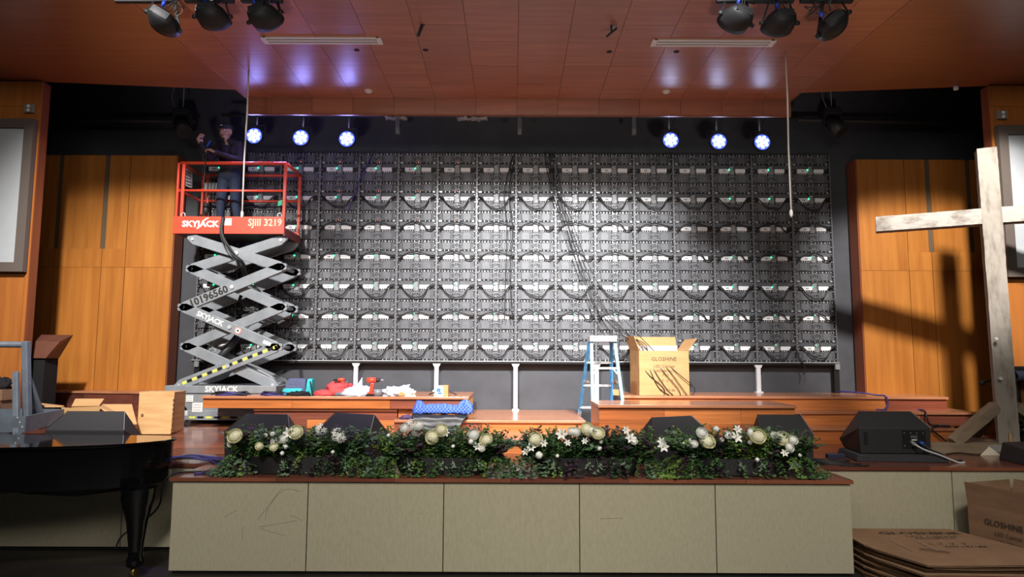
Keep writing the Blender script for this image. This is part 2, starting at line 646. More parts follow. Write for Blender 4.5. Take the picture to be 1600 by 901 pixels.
EL, ER = XY(267, 440), XY(1346, 440)
rearwall('wall_rear_left', [-10.5, -9.2, -8.35, XY(82), XY(156), XY(193), EL], [XY(82), XY(156)], at(280, 243, 10.7).z, -1, EL + .02)
rearwall('wall_rear_right', [ER, XY(1422), XY(1459), XY(1524), 8.4, 9.3, 10.5], [XY(1459), XY(1524)], at(1345, 249, 10.7).z, 1, ER - .02)

# ------------------------------------------------------------------ stage
stage = struct(MB().box(XAL + .03, XAR - .03, YA + .03, YR + .1, 0, ZS - .04).box(-12.8, 12.8, YR + .03, 11.2, 0, ZS - .04).build('floor_stage', M_VOID))
MB().prism([(-12.8, YR - .02, ZS - .035), (XAL - .02, YR - .02, ZS - .035), (XAL - .02, YA - .02, ZS - .035), (XAR + .02, YA - .02, ZS - .035),
            (XAR + .02, YR - .02, ZS - .035), (12.8, YR - .02, ZS - .035), (12.8, 11.2, ZS - .035), (-12.8, 11.2, ZS - .035)], (0, 0, .035)).build('deck', M_FLOORW, stage)
fw = (XAR - XAL) / 5
wf = struct(MB().box(XAL + .02, XAR - .02, YA + .022, YA + .03, .02, ZS - .04).build('wall_stage_front', M_INK))
for i in range(5):
    MB().box(XAL + i * fw + .004, XAL + (i + 1) * fw - .004, YA, YA + .022, .03, ZS - .045).build('panel', M_FABRIC, wf, bevel=.003)
MB().box(XAL - .0, XAL + .02, YA + .004, YR, .03, ZS - .045).build('panel', M_FABRIC, wf)
MB().box(XAR - .02, XAR, YA + .004, YR, .03, ZS - .045).build('panel', M_FABRIC, wf)
seam = at(1488, 760, YR).x
for a, b in ((XAR, seam), (seam, seam + 1.4), (seam + 1.4, seam + 3.2), (XAL - .9, XAL), (XAL - 2.2, XAL - .9), (XAL - 3.5, XAL - 2.2), (XAL - 5.5, XAL - 3.5)):
    MB().box(a + .006, b - .006, YR, YR + .022, .03, ZS - .045).build('panel', M_FABRIC, wf)
for pts in ([(402, 812), (422, 786), (440, 762)], [(415, 812), (418, 795), (443, 765), (470, 768)], [(405, 823), (440, 817), (463, 813)], [(350, 807), (368, 798), (372, 797)], [(452, 805), (466, 809), (472, 816)],
            [(406, 825), (432, 833), (445, 836)], [(380, 822), (378, 845)], [(938, 810), (972, 809)], [(655, 803), (658, 801)]):
    q = smooth_pts([at(x, y, YA - .001) for x, y in pts], 4)
    MB().tube(q, .0011, 4).build('scratch', mat('scratch_mark', (.12, .1, .06), .9), wf)


def planks(root, x0, x1, y, z0, z1, m, rows=1, ln=(.7, 1.7)):
    """single riser boards on a front face at y"""
    h = (z1 - z0) / rows
    for r_ in range(rows):
        x = x0
        while x < x1 - .01:
            e = min(x1, x + R.uniform(*ln))
            if x1 - e < .3:
                e = x1
            MB().box(x + .0015, e - .0015, y, y + .02, z0 + r_ * h + .001, z0 + (r_ + 1) * h - .001).build('plank', m, root)
            x = e


def step(name, x0, x1, y0, y1, z0, z1, rows=1, ends='', m=None, nose=.03):
    t = .035
    root = struct(MB().box(x0 + .02, x1 - .02, y0 + .02, y1, z0, z1 - t).build(name, M_VOID))
    m = m or M_RISER
    planks(root, x0, x1, y0, z0, z1 - t, m, rows)
    if 'l' in ends:
        MB().box(x0, x0 + .02, y0 + .021, y1, z0, z1 - t).build('end_board', m, root)
    if 'r' in ends:
        MB().box(x1 - .02, x1, y0 + .021, y1, z0, z1 - t).build('end_board', m, root)
    MB().box(x0 - (.015 if 'l' in ends else 0), x1 + (.015 if 'r' in ends else 0), y0 - nose, y1, z1 - t, z1).build('tread', M_TREAD, root, bevel=.004)
    return root


# raked floor on the piano side
rk = struct(MB().prism([(-8, 8.1, ZS + .001), (-8, 9.6, 1.03), (-8, 11.02, 1.03), (-8, 11.02, ZS + .001)], (5.75, 0, 0)).build('floor_rake', M_FLOORW))
step('stage_step', -2.23, .99, 8.22, 11.02, ZS, 1.03)
step('stage_step', -1.56, .985, 9.22, 11.02, 1.03, 1.18)
step('stage_step', 1.6, 5.95, 9.3, 11.02, ZS, 1.09, ends='lr')
step('stage_step', 1.6, 6.55, 9.62, 11.02, 1.09, 1.28, ends='lr')
step('stage_step', 1.6, 6.27, 9.95, 11.02, 1.28, 1.47, ends='lr')
step('stage_step', 1.02, 3.3, 8.05, 8.85, ZS, 1.47, rows=3, ends='lr')
# long platform with tools: lower block and overhanging slab
step('stage_step', -3.54, -1.57, 9.52, 9.96, 1.03, 1.30, rows=2)
slab = struct(MB().box(-4.2, -.62, 9.47, 9.96, 1.31, 1.435).box(-3.2, -.62, 9.96, 10.8, 1.31, 1.435).box(-3.2, -1.6, 10.0, 10.75, 1.03, 1.31).box(-1.5, -.64, 9.56, 10.7, 1.182, 1.31).build('stage_platform', M_VOID))
planks(slab, -4.22, -.6, 9.45, 1.305, 1.435, M_RISER)
planks(slab, -1.56, -.64, 9.53, 1.182, 1.304, M_RISER)
MB().box(-.62, -.6, 9.471, 10.8, 1.182, 1.435).build('end_board', M_PLY, slab)
MB().box(-4.24, -.585, 9.42, 9.965, 1.435, 1.47).build('tread', M_TREAD, slab, bevel=.004)
MB().box(-3.2, -.585, 9.966, 10.8, 1.435, 1.47).build('tread', M_TREAD, slab)
# dark plinth under the left rear wall
pl = struct(MB().prism([(-8, 10.6, .95), (-5.2, 10.22, .95), (-5.2, 10.69, .95), (-8, 10.69, .95)], (0, 0, .5)).build('stage_plinth', M_VOID))
pa, pb = V((-8, 10.57, 0)), V((-5.2, 10.19, 0))
for r_, (z0, z1) in enumerate(((.95, 1.12), (1.12, 1.3), (1.3, 1.45))):
    t = 0.
    while t < .99:
        e = min(1, t + R.uniform(.22, .45))
        if 1 - e < .1:
            e = 1
        p, q = pa.lerp(pb, t + .0005), pa.lerp(pb, e - .0005)
        MB().hexa([(p.x, p.y, z0), (q.x, q.y, z0), (q.x, q.y + .02, z0), (p.x, p.y + .02, z0), (p.x, p.y, z1 - .002), (q.x, q.y, z1 - .002), (q.x, q.y + .02, z1 - .002), (p.x, p.y + .02, z1 - .002)]).build('plank', M_DARKPLANK, pl)
        t = e
MB().prism([(-8, 10.55, 1.45), (-5.18, 10.17, 1.45), (-5.18, 10.69, 1.45), (-8, 10.69, 1.45)], (0, 0, .03)).build('tread', M_TREAD, pl)
# ------------------------------------------------------------------ video wall seen from behind
M_CABG = mat('cabinet_grey_casting', (.088, .09, .098), .5, var=.15, nscale=(9, 9, 9), metal=.15)
M_CABM = mat('cabinet_module_plate', (.125, .128, .138), .45, var=.1, nscale=(14, 14, 14), metal=.15)
M_CABK = mat('cabinet_black', (.008, .008, .009), .6)
M_CABW = mat('cabinet_metal_clip', (.40, .40, .415), .35, metal=.3)
M_CABL = mat('cabinet_light_grey', (.26, .265, .275), .45, metal=.2)
M_PSU = mat('power_supply_casing', (.82, .83, .84), .5)
M_PSUT = mat('power_supply_print', (.33, .34, .36), .6)
M_GRN = mat('green_status_led', (.02, .3, .12), .4, emit=(.02, 1, .35), estr=6)
M_GRND = mat('dim_green_status_led', (.25, .5, .4), .4, emit=(.05, 1, .4), estr=.35)
M_REDL = mat('red_status_led', (.3, .05, .03), .4, emit=(1, .2, .1), estr=1.5)


def mm(b, x0, x1, v0, v1, y0, y1, m):
    return b.box(x0 / 1000, x1 / 1000, y0, y1, .48 - v1 / 1000, .48 - v0 / 1000, m)


rc = random.Random(5)
b = MB()
mm(b, 0, 640, 0, 480, .03, .075, 1)
for x0, x1 in ((34, 262), (378, 606)):
    for v0, v1 in ((22, 146), (170, 236), (314, 464)):
        mm(b, x0, x1, v0, v1, .018, .03, 0)
    xm = (x0 + x1) / 2
    for x in (x0 + 55, x1 - 55):
        mm(b, x - 3, x + 3, 22, 146, .014, .018, 1)
    mm(b, x0 + 80, x1 - 80, 92, 132, .013, .018, 1)
mm(b, 272, 368, 8, 474, .016, .03, 0)
ME_CAB = b.mesh('video_wall_cabinet', [M_CABG, M_CABK])


def octo(x0, x1, v0, v1, ch, low):
    pts = [(x0, v0 + ch), (x0 + ch, v0), (x1 - ch, v0), (x1, v0 + ch), (x1, v1), (x0, v1)] if not low else [(x0, v0), (x1, v0), (x1, v1 - ch), (x1 - ch, v1), (x0 + ch, v1), (x0, v1 - ch)]
    b = MB().prism([(x / 1000, .007, .48 - v / 1000) for x, v in pts], (0, .011, 0))
    return b.mesh('module_plate', M_CABM)


ME_OCT = [octo(96, 214, 338, 460, 26, 0), octo(424, 546, 338, 460, 26, 0), octo(96, 214, 28, 140, 22, 1), octo(424, 546, 28, 140, 22, 1)]


def psu(x0, x1, lab):
    b = MB()
    mm(b, x0, x1, 240, 302, -.012, .03, 0)
    if lab:
        mm(b, (x0 + x1) / 2 - 22, (x0 + x1) / 2 + 26, 262, 284, -.0135, -.012, 1)
    for x in range(int(x0) + 25, int(x1) - 5, 36):
        mm(b, x, x + 9, 303, 324, .004, .02, 0)
    return b.mesh('power_supply', [M_PSU, M_PSUT])


ME_PSU = [psu(108, 272, 1), psu(376, 532, 0)]
b = MB()
mm(b, 286, 354, 195, 330, .004, .016, 2)
for v in range(14, 470, 15):
    for x in (284, 306, 328, 346):
        if rc.random() < .72:
            w, h = rc.uniform(5, 15), rc.uniform(4, 11)
            mm(b, x - w / 2, x + w / 2, v, v + h, rc.uniform(-.006, .004), .016, rc.choice((0, 0, 1, 2, 2)))
for v in (30, 112, 350, 430):
    for s in (-1, 1):
        b.bar((.32, .006, .48 - v / 1000), (.32 + s * .075, .006, .48 - (v + 30) / 1000), .008, .008, 2, up=(0, 1, 0))
ME_HUB = b.mesh('hub_board', [M_CABW, M_CABK, M_CABL])
b = MB()
mm(b, 0, 30, 0, 480, .0, .03, 1)
for i in range(20):
    v = i * 24 + 4
    if i % 4 == 3:
        mm(b, 3, 12, v, v + 18, -.012, 0, 0)
    else:
        mm(b, 2, 22 if i % 2 else 15, v, v + 12, -.012, 0, 0)
    if i % 5 == 1:
        mm(b, 26, 42, v, v + 14, -.006, .01, 0)
ME_LR = b.mesh('latch_rail', [M_CABW, M_CABK])
b = MB()
mm(b, 610, 640, 0, 480, .0, .03, 1)
for i in range(20):
    v = i * 24 + 4
    mm(b, 623 if i % 2 else 628, 638, v, v + 12, -.012, 0, 0)
    if i % 5 == 3:
        mm(b, 600, 614, v, v + 14, -.006, .01, 0)
ME_LR2 = b.mesh('latch_rail', [M_CABW, M_CABK])


def clips(v, xs):
    b = MB()
    mm(b, 30, 610, v - 6, v + 8, .008, .03, 1)
    for x, w in xs:
        mm(b, x, x + w, v - 13, v + 14, -.006, .012, 0)
    return b.mesh('clip_strip', [M_CABW, M_CABK])


ME_C1 = clips(14, [(48, 9), (92, 8), (130, 22), (184, 16), (236, 9), (276, 14), (350, 14), (400, 9), (440, 24), (500, 20), (545, 9), (580, 12)])
ME_C2 = clips(158, [(36, 44), (126, 9), (192, 9), (282, 10), (352, 10), (448, 9), (512, 9), (566, 36)])
ME_C3 = clips(470, [(60, 10), (140, 18), (190, 10), (282, 10), (352, 10), (446, 12), (505, 14), (580, 10)])


def cab_cable(pts):
    return MB().tube(smooth_pts([(x / 1000, y, .48 - v / 1000) for x, v, y in pts], 5), .0105, 6).mesh('power_cable', M_CABLE)


ME_LOOP = cab_cable([(40, 240, -.02), (96, 268, -.035), (150, 350, -.04), (240, 420, -.045), (340, 445, -.05), (430, 420, -.05), (480, 350, -.045), (520, 275, -.04), (600, 238, -.025)])
ME_LOOP2 = cab_cable([(40, 236, -.02), (100, 275, -.035), (190, 370, -.04), (290, 415, -.045), (400, 425, -.05), (470, 370, -.045), (520, 285, -.04), (600, 236, -.025)])
ME_ARC = cab_cable([(50, 330, -.02), (90, 265, -.035), (180, 215, -.045), (320, 192, -.05), (430, 212, -.045), (520, 240, -.04), (610, 250, -.025)])
ME_ARC2 = cab_cable([(50, 330, -.02), (85, 260, -.035), (190, 205, -.045), (320, 186, -.05), (430, 235, -.05), (480, 300, -.045), (560, 305, -.04), (610, 262, -.025)])
ME_LED = MB().sph((.272, -.006, .48 - .252), .013, 8, 5).mesh('status_light', M_GRN)
ME_LEDD = MB().sph((.30, -.008, .48 - .225), .016, 8, 5).mesh('status_light', M_GRND)
ME_RED = MB().sph((.325, -.008, .48 - .15), .009, 6, 4).mesh('status_light', M_REDL)


def put(me, parent, name=None):
    o = bpy.data.objects.new(name or me.name.split('.')[0], me)
    COL.objects.link(o)
    o.parent = parent
    return o


ORD = ['first', 'second', 'third', 'fourth', 'fifth', 'sixth', 'seventh', 'eighth', 'ninth', 'tenth', 'eleventh', 'twelfth', 'thirteenth', 'fourteenth', 'fifteenth', 'sixteenth']
XW, YW, ZW = .06 - 5.12, 10.9, 1.96
for r_ in range(7):
    for c_ in range(16):
        o = bpy.data.objects.new('video_wall_cabinet', ME_CAB)
        COL.objects.link(o)
        o.location = (XW + c_ * .64, YW, ZW + (6 - r_) * .48)
        tag(o, f'rear of a black video wall cabinet, {ORD[r_]} row from top, {ORD[c_]} column from left', 'video wall cabinet', 'video wall cabinets seen from behind')
        for me in ME_OCT + ME_PSU + [ME_HUB, ME_LR, ME_LR2, ME_C1, ME_C2]:
            put(me, o)
        if r_ == 6:
            put(ME_C3, o)
        if r_ in (1, 4, 6):
            put(R.choice((ME_LOOP, ME_LOOP2)), o)
        elif r_ in (2, 3, 5):
            put(ME_ARC2 if c_ in (8, 9, 12, 13, 15) and r_ != 2 or R.random() < .2 else ME_ARC, o)
        if r_ in (0, 1, 3, 4) and (c_ < 6 or c_ > 12) or c_ < 3:
            put(ME_LED, o)
        elif r_ > 3:
            put(ME_LEDD, o)
        if c_ < 7 and r_ < 3:
            put(ME_RED, o)

# support frame of the wall
fr = thing('wall_support_frame', 'black rail on pale steel legs carrying the video wall', 'support frame', (.06, 10.9, 1.14))
MB().box(XW, XW + 10.24, 10.86, 10.98, ZW - .05, ZW - .004).build('bottom_rail', M_BLK, fr)
MB().box(XW, XW + 10.24, 10.85, 10.87, ZW - .018, ZW - .006).build('rail_edge', M_ALU, fr)
for px in (556, 682, 805.5, 932, 1058, 1185):
    x = at(px, 600, 10.9).x
    zb = 1.47 if px < 700 or px > 1000 else 1.18 if px < 850 else 1.03
    l = MB().box(x - .032, x + .032, 10.87, 10.93, zb, ZW - .05).build('leg', M_LEG, fr)
    MB().prism([(x - .065, 10.868, ZW - .05), (x + .065, 10.868, ZW - .05), (x + .04, 10.868, ZW - .1), (x - .04, 10.868, ZW - .1)], (0, .06, 0)).build('bracket', M_LEG, l)
    MB().box(x - .055, x + .055, 10.84, 10.95, zb, zb + .02).build('foot_plate', M_LEG, l)
for x in (XW + .08, XW + 10.2):
    l = MB().box(x - .04, x + .04, 10.87, 10.94, 1.47, ZW - .05).build('leg', M_BLK, fr)
    MB().box(x - .03, x + .04, 10.84, 10.868, ZW - .12, ZW - .03).build('bracket', M_CABL, l)


def cable(label, pts, r, m=None, n=6, name='cable', cat='cable', group=None):
    return tag(MB().tube(smooth_pts(pts, n), r, 6).build(name, m or M_CABLE), label, cat, group)


# loose cables over the wall: a bundle from the top down into the carton
bun = thing('cable_bundle', 'bundle of thin black cables slung from the video wall top down over the carton', 'cable', (1.2, 10.6, 1.48))
for i, (dx, dm, ex) in enumerate(((0, 0, 0), (4, 6, 12), (9, 3, 22), (-3, 10, -14), (13, 14, 30), (6, -5, -6))):
    pts = [at(853 + dx, 238, 10.86), at(862 + dx, 285, 10.8), at(882 + dx, 350, 10.78), at(903 + dx + dm * .3, 415, 10.76), at(930 + dx + dm, 478, 10.65), at(968 + dx + dm, 520, 10.5), at(1000 + dm, 540, 10.2),
           at(1020 + ex, 575, 9.98), at(1040 + ex + dm, 605, 9.96), V((at(1052 + ex, 612, 9.95).x, 9.97, 1.478))]
    MB().tube(smooth_pts(pts, 6), .0058, 5).build('strand', M_CABLE, bun)
for i, (x0, x1) in enumerate(((795, 801), (788, 792))):
    cable(('long' if i else 'straight') + ' black cable hanging down mid video wall' + (', left of a pair' if i else ', right of a pair'),
          [at(805 - i * 3, 243, 10.91), at(x0, 300, 10.79), at(x1, 360, 10.79), at(x0 + 2, 430, 10.79), at(x1 - 4 * i, 500, 10.8)], .008)
cable('bluish cable pair slanting down the upper left of the video wall', [at(582, 239, 10.91), at(572, 262, 10.78), at(560, 285, 10.78), at(550, 312, 10.79), at(544, 330, 10.8)], .011, M_CABLEB)
cable('short black cable dangling below the right end of the video wall', [at(1244, 545, 10.91), at(1250, 560, 10.82), at(1257, 572, 10.82), at(1256, 585, 10.82)], .011)


def rope(label, a, b, r=.011):
    p, q = V(a), V(b)
    o = MB().tube([p, p.lerp(q, .3) + V((.006, 0, 0)), p.lerp(q, .6) - V((.004, 0, 0)), q], r, 6).build('hanging_rope', M_ROPE)
    tag(o, label, 'rope', 'white ropes hanging from the soffit')
    k = MB().sph((q.x, q.y, q.z), (r * 2, r * 2, .05), 8, 6).build('knot', M_ROPE, o)


a = on(388.5, 108, ZC)
q = at(378, 335, 9.3)
rope('white rope hanging from the soffit in front of the red lift platform', (a.x, a.y, ZC), (a.x, a.y, at(378, 335, a.y).z))
a = on(1227, 80, ZC)
rope('white rope hanging from the soffit near the right end of the video wall', (a.x, a.y, ZC), (a.x, a.y, at(1234, 333, a.y).z))

# ------------------------------------------------------------------ scissor lift
YF, YK = 10.0, 10.76
lift = thing('scissor_lift', 'red and grey scissor lift raised beside the video wall with a man on it', 'scissor lift', (-4.2, 10.38, 1.03))


def P(px, py, Y=YF):
    return at(px, py, Y)


xl0, xl1 = P(279, 300).x, P(445, 300).x
zt, zm, zto, zbo = P(360, 254).z, P(360, 297).z, P(360, 338).z, P(360, 365).z
dk = MB().box(xl0 - .02, xl1, YF + .02, YK, zbo - .0, zbo + .06).build('platform_deck', M_GREYD, lift)
tb = MB().box(P(270, 350).x, xl1 + .01, YF, YF + .02, zbo, zto).build('toe_board', M_RED, lift, bevel=.004)
MB().box(xl0, xl1, YK - .02, YK, zbo, zto - .1).build('toe_board', M_RED, lift)
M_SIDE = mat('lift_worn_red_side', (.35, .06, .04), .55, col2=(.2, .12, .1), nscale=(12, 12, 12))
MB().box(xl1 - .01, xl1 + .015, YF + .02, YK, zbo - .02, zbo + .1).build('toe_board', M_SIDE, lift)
MB().box(xl0 - .06, xl0 - .03, YF + .02, YK, zbo, zto - .06).build('toe_board', M_RED, lift)
text('SKYJACK', .125, (P(313, 349).x, YF - .002, P(314, 349).z - .01), FRONT, M_WHITE, tb, sx=1.08, bold=.005)
MB().prism([P(316, 345, YF - .002), P(319, 345, YF - .002), P(327, 340, YF - .002), P(323, 340, YF - .002)], (0, .001, 0)).build('swoosh', M_WHITE, tb)
text('SJIII 3219', .15, (P(414, 348).x, YF - .002, P(414, 348).z), FRONT, mat('cream_lettering', (.8, .6, .42), .6), tb, sx=.9, bold=.003)
MB().box(P(348, 347).x, P(362, 347).x, YF - .003, YF, P(355, 352).z, P(355, 341).z).build('decal', M_WHITE, tb)
text('CAUTION', .03, (P(355, 343.5).x, YF - .004, P(355, 343.5).z), FRONT, M_INK, tb)
T = .022


def rail(p, q, r=T, name='guard_rail'):
    return MB().cyl(p, q, r, n=10).build(name, M_RED, lift)


for z in (zt, zm):
    rail((xl0, YF + .03, z), (xl1, YF + .03, z), .026 if z == zt else .018)
    rail((xl0, YK - .03, z), (xl1, YK - .03, z), .022 if z == zt else .018)
    rail((xl0, YF + .03, z), (xl0, YK - .03, z), .02)
rail((xl1, YF + .03, zt), (xl1, YK - .03, zt), .024)
for x, y in ((xl0 + .05, YF + .03), (xl1 - .01, YF + .03), (xl0 + .03, YK - .03), (xl0 + .1, YK - .03), (xl1 - .01, YK - .03)):
    MB().box(x - .022, x + .022, y - .02, y + .02, zbo + .02, zt).build('guard_post', M_RED, lift, bevel=.004)
MB().box(xl0 - .045, xl0 - .015, YF + .02, YF + .06, zbo + .02, zt).build('guard_post', M_RED, lift)
for x in (xl0 + .08, xl1 - .07):
    MB().tube(smooth_pts([(x - .03, YF + .012, zto - .01), (x - .025, YF + .012, zto + .04), (x, YF + .012, zto + .055), (x + .025, YF + .012, zto + .04), (x + .03, YF + .012, zto - .01)], 3), .006, 5).build('tie_down_loop', M_BOLT, lift)
sg = MB().prism([P(291, 262, 10.3), P(300, 268, 10.45), P(300, 294, 10.45), P(289, 290, 10.3)], (.004, .004, 0)).build('sign_plate', M_WHITE, lift)
for k in range(5):
    MB().bar(P(291, 267 + k * 5, 10.297), P(298.5, 272 + k * 4.4, 10.42), .003, .012, 0).build('print_line', M_INK, sg)
cb = MB().box(P(321, 290, 10.6).x, P(347, 290, 10.6).x, 10.55, 10.66, P(330, 301, 10.6).z, P(330, 286, 10.6).z).build('control_box', M_CABL, lift, bevel=.01)
for k in range(4):
    x = P(327 + k * 5, 290, 10.6).x
    MB().tube(smooth_pts([(x, 10.53, P(0, 268, 10.6).z), (x + .02, 10.5, P(0, 290, 10.6).z), (x - .01, 10.52, P(0, 325, 10.6).z)], 4), .007, 5).build('hose', M_CABLE, lift)
MB().prism([P(435, 314), P(441, 312), P(441, 320), P(434, 322)], (0, -.006, 0)).build('tag', mat('green_tag', (.02, .5, .25), .6), lift)
MB().sph(P(322, 326, 10.5), (.05, .05, .1), 10, 7).build('tool_pouch', M_GREYD, lift)

# scissor stack
NL = [(303, 374), (297, 419), (288, 480), (288, 541), (282, 601)]
NR = [(438, 374), (440, 417), (438, 479), (433, 542), (425, 601)]
for i in range(4):
    dn = (NL[i], NR[i + 1])
    up = (NL[i + 1], NR[i])
    front_down = i in (0, 2)
    for (a, c), isdn in ((dn, True), (up, False)):
        y0 = YF + .05 if isdn == front_down else YF + .125
        for yy in (y0, YK - (y0 - YF)):
            p, q = P(*a, YF + .06), P(*c, YF + .06)
            p, q = V((p.x, yy, p.z)), V((q.x, yy, q.z))
            d = (q - p).normalized()
            arm = MB().bar(p - d * .09, q + d * .09, .055, .148, 0, cham=.11).build('scissor_arm', M_GREY, lift, bevel=.006)
            for t in (0, .5, 1):
                c0 = p.lerp(q, t)
                s = -1 if yy < 10.3 else 1
                MB().cyl((c0.x, yy + s * .026, c0.z), (c0.x, yy + s * .045, c0.z), .03 if t == .5 else .022, n=10).build('pivot_pin', M_BOLT, arm)
            if yy == y0 and y0 < YF + .1:
                ang = atan2(d.z, d.x)
                mid = p.lerp(q, .5)
                yl = yy - .0285
                if i == 1:
                    c0 = p.lerp(q, .26)
                    text('10196560', .15, (c0.x, yl, c0.z), (pi / 2, -ang, 0), M_INK, arm, bold=.005)
                if i == 2:
                    c0 = p.lerp(q, .29)
                    text('SKYJACK', .105, (c0.x, yl, c0.z), (pi / 2, -ang, 0), M_WHITE, arm, bold=.004)
                    c0 = p.lerp(q, .59)
                    MB().cyl((c0.x, yl, c0.z), (c0.x, yl - .002, c0.z), .05, n=20).build('warning_roundel', M_WHITE, arm)
                    b = MB()
                    b.lathe((c0.x, yl - .003, c0.z), [(.038, 0), (.047, 0)], 20, 0, 'y')
                    b.build('warning_ring', M_RED, arm)
                    MB().cyl((c0.x, yl - .002, c0.z), (c0.x, yl - .004, c0.z), .016, n=8).build('warning_symbol', M_INK, arm)
                    c0 = p.lerp(q, .9)
                    MB().bar(c0 - d * .06 + V((0, yl - yy, 0)), c0 + d * .06 + V((0, yl - yy, 0)), .002, .05).build('decal', M_WHITE, arm)
                if i == 3:
                    for k in range(19):
                        c0 = p.lerp(q, .03 + k * .052)
                        c1 = p.lerp(q, .03 + k * .052 + .045)
                        MB().bar(c0 + V((0, yl - yy, .005)), c1 + V((0, yl - yy, .005)), .002, .042).build('hazard_stripe', M_YEL if k % 2 == 0 else M_BLK, arm)
    for n_ in (NL[i + 1], NR[i + 1]):
        p = P(*n_, YF + .06)
        MB().cyl((p.x, YF + .17, p.z), (p.x, YK - .17, p.z), .028, n=10).build('cross_tube', M_GREY, lift)
MB().cyl(P(322, 585, 10.38), P(372, 525, 10.38), .055, n=14).build('hydraulic_cylinder', M_GREYD, lift)
MB().cyl(P(372, 525, 10.38), P(425, 470, 10.38), .026, n=12).build('hydraulic_rod', M_BOLT, lift)
for off in (0, 5, 9):
    MB().tube(smooth_pts([P(347 + off * .3, 338, 9.97), P(344 + off * .4, 365, 9.95), P(356 + off, 395, 9.95), P(374 + off * .8, 412, 10.0), P(380 + off * .6, 440, 10.25), P(372 + off * .3, 470, 10.35)], 6), .014 if off else .008, 6).build('hose', M_CABLE, lift)
MB().tube(smooth_pts([P(345, 520, 10.3), P(330, 538, 10.25), P(320, 552, 10.25), P(335, 545, 10.2), P(345, 560, 10.2), P(390, 572, 10.2), P(430, 592, 10.2)], 6), .018, 6).build('hose', M_CABL, lift)
MB().tube(smooth_pts([P(375, 470, 10.4), P(390, 485, 10.4), P(420, 500, 10.45), P(448, 510, 10.5), P(456, 490, 10.5)], 6), .014, 6).build('hose', M_CABLE, lift)
# chassis
z0 = 1.03
zc1, zc0 = P(300, 602).z, P(300, 614).z
xc0, xc1 = P(258, 610).x, P(432, 610).x
ch = MB().box(xc0, xc1, YF - .02, YK, zc0, zc1).box(P(288, 630).x, xc1 - .02, YF + .0, YK, z0 + .12, zc0).build('chassis', M_GREY, lift, bevel=.008)
MB().box(P(283, 645).x, P(410, 645).x, YF - .01, YF + .05, z0 + .06, z0 + .2).build('pothole_guard', M_GREY, lift, bevel=.006)
for k in range(8):
    a = P(296 + k * 13, 648).x
    MB().box(a, a + .09, YF - .012, YF - .01, z0 + .085, z0 + .115).build('hazard_stripe', M_YEL if k % 2 == 0 else M_BLK, lift)
text('SKYJACK', .12, (P(347, 608).x, YF - .022, P(347, 608).z), FRONT, M_WHITE, ch, bold=.004)
for px, py, w, h in ((297, 622.5, 11, 10), (309, 636, 16, 14), (290, 645, 7, 7)):
    p = P(px, py)
    d_ = MB().box(p.x - w * .0047, p.x + w * .0047, YF - .014, YF - .001, p.z - h * .0047, p.z + h * .0047).build('decal', M_WHITE, lift)
    for k in range(3):
        MB().box(p.x - w * .0036, p.x + w * .003, YF - .0155, YF - .014, p.z + (k - 1) * h * .0026 - .003, p.z + (k - 1) * h * .0026 + .003).build('print_line', M_PSUT, d_)
for x in (P(279, 640).x, P(425, 640).x):
    for y in (YF + .06, YK - .06):
        wl = MB().cyl((x, y - .06, z0 + .155), (x, y + .06, z0 + .155), .155, n=24).build('wheel', mat('grey_tyre', (.34, .34, .33), .8), lift, bevel=.02)
        MB().cyl((x, y - .066, z0 + .155), (x, y - .06, z0 + .155), .08, n=16).build('hub', M_GREY, wl)

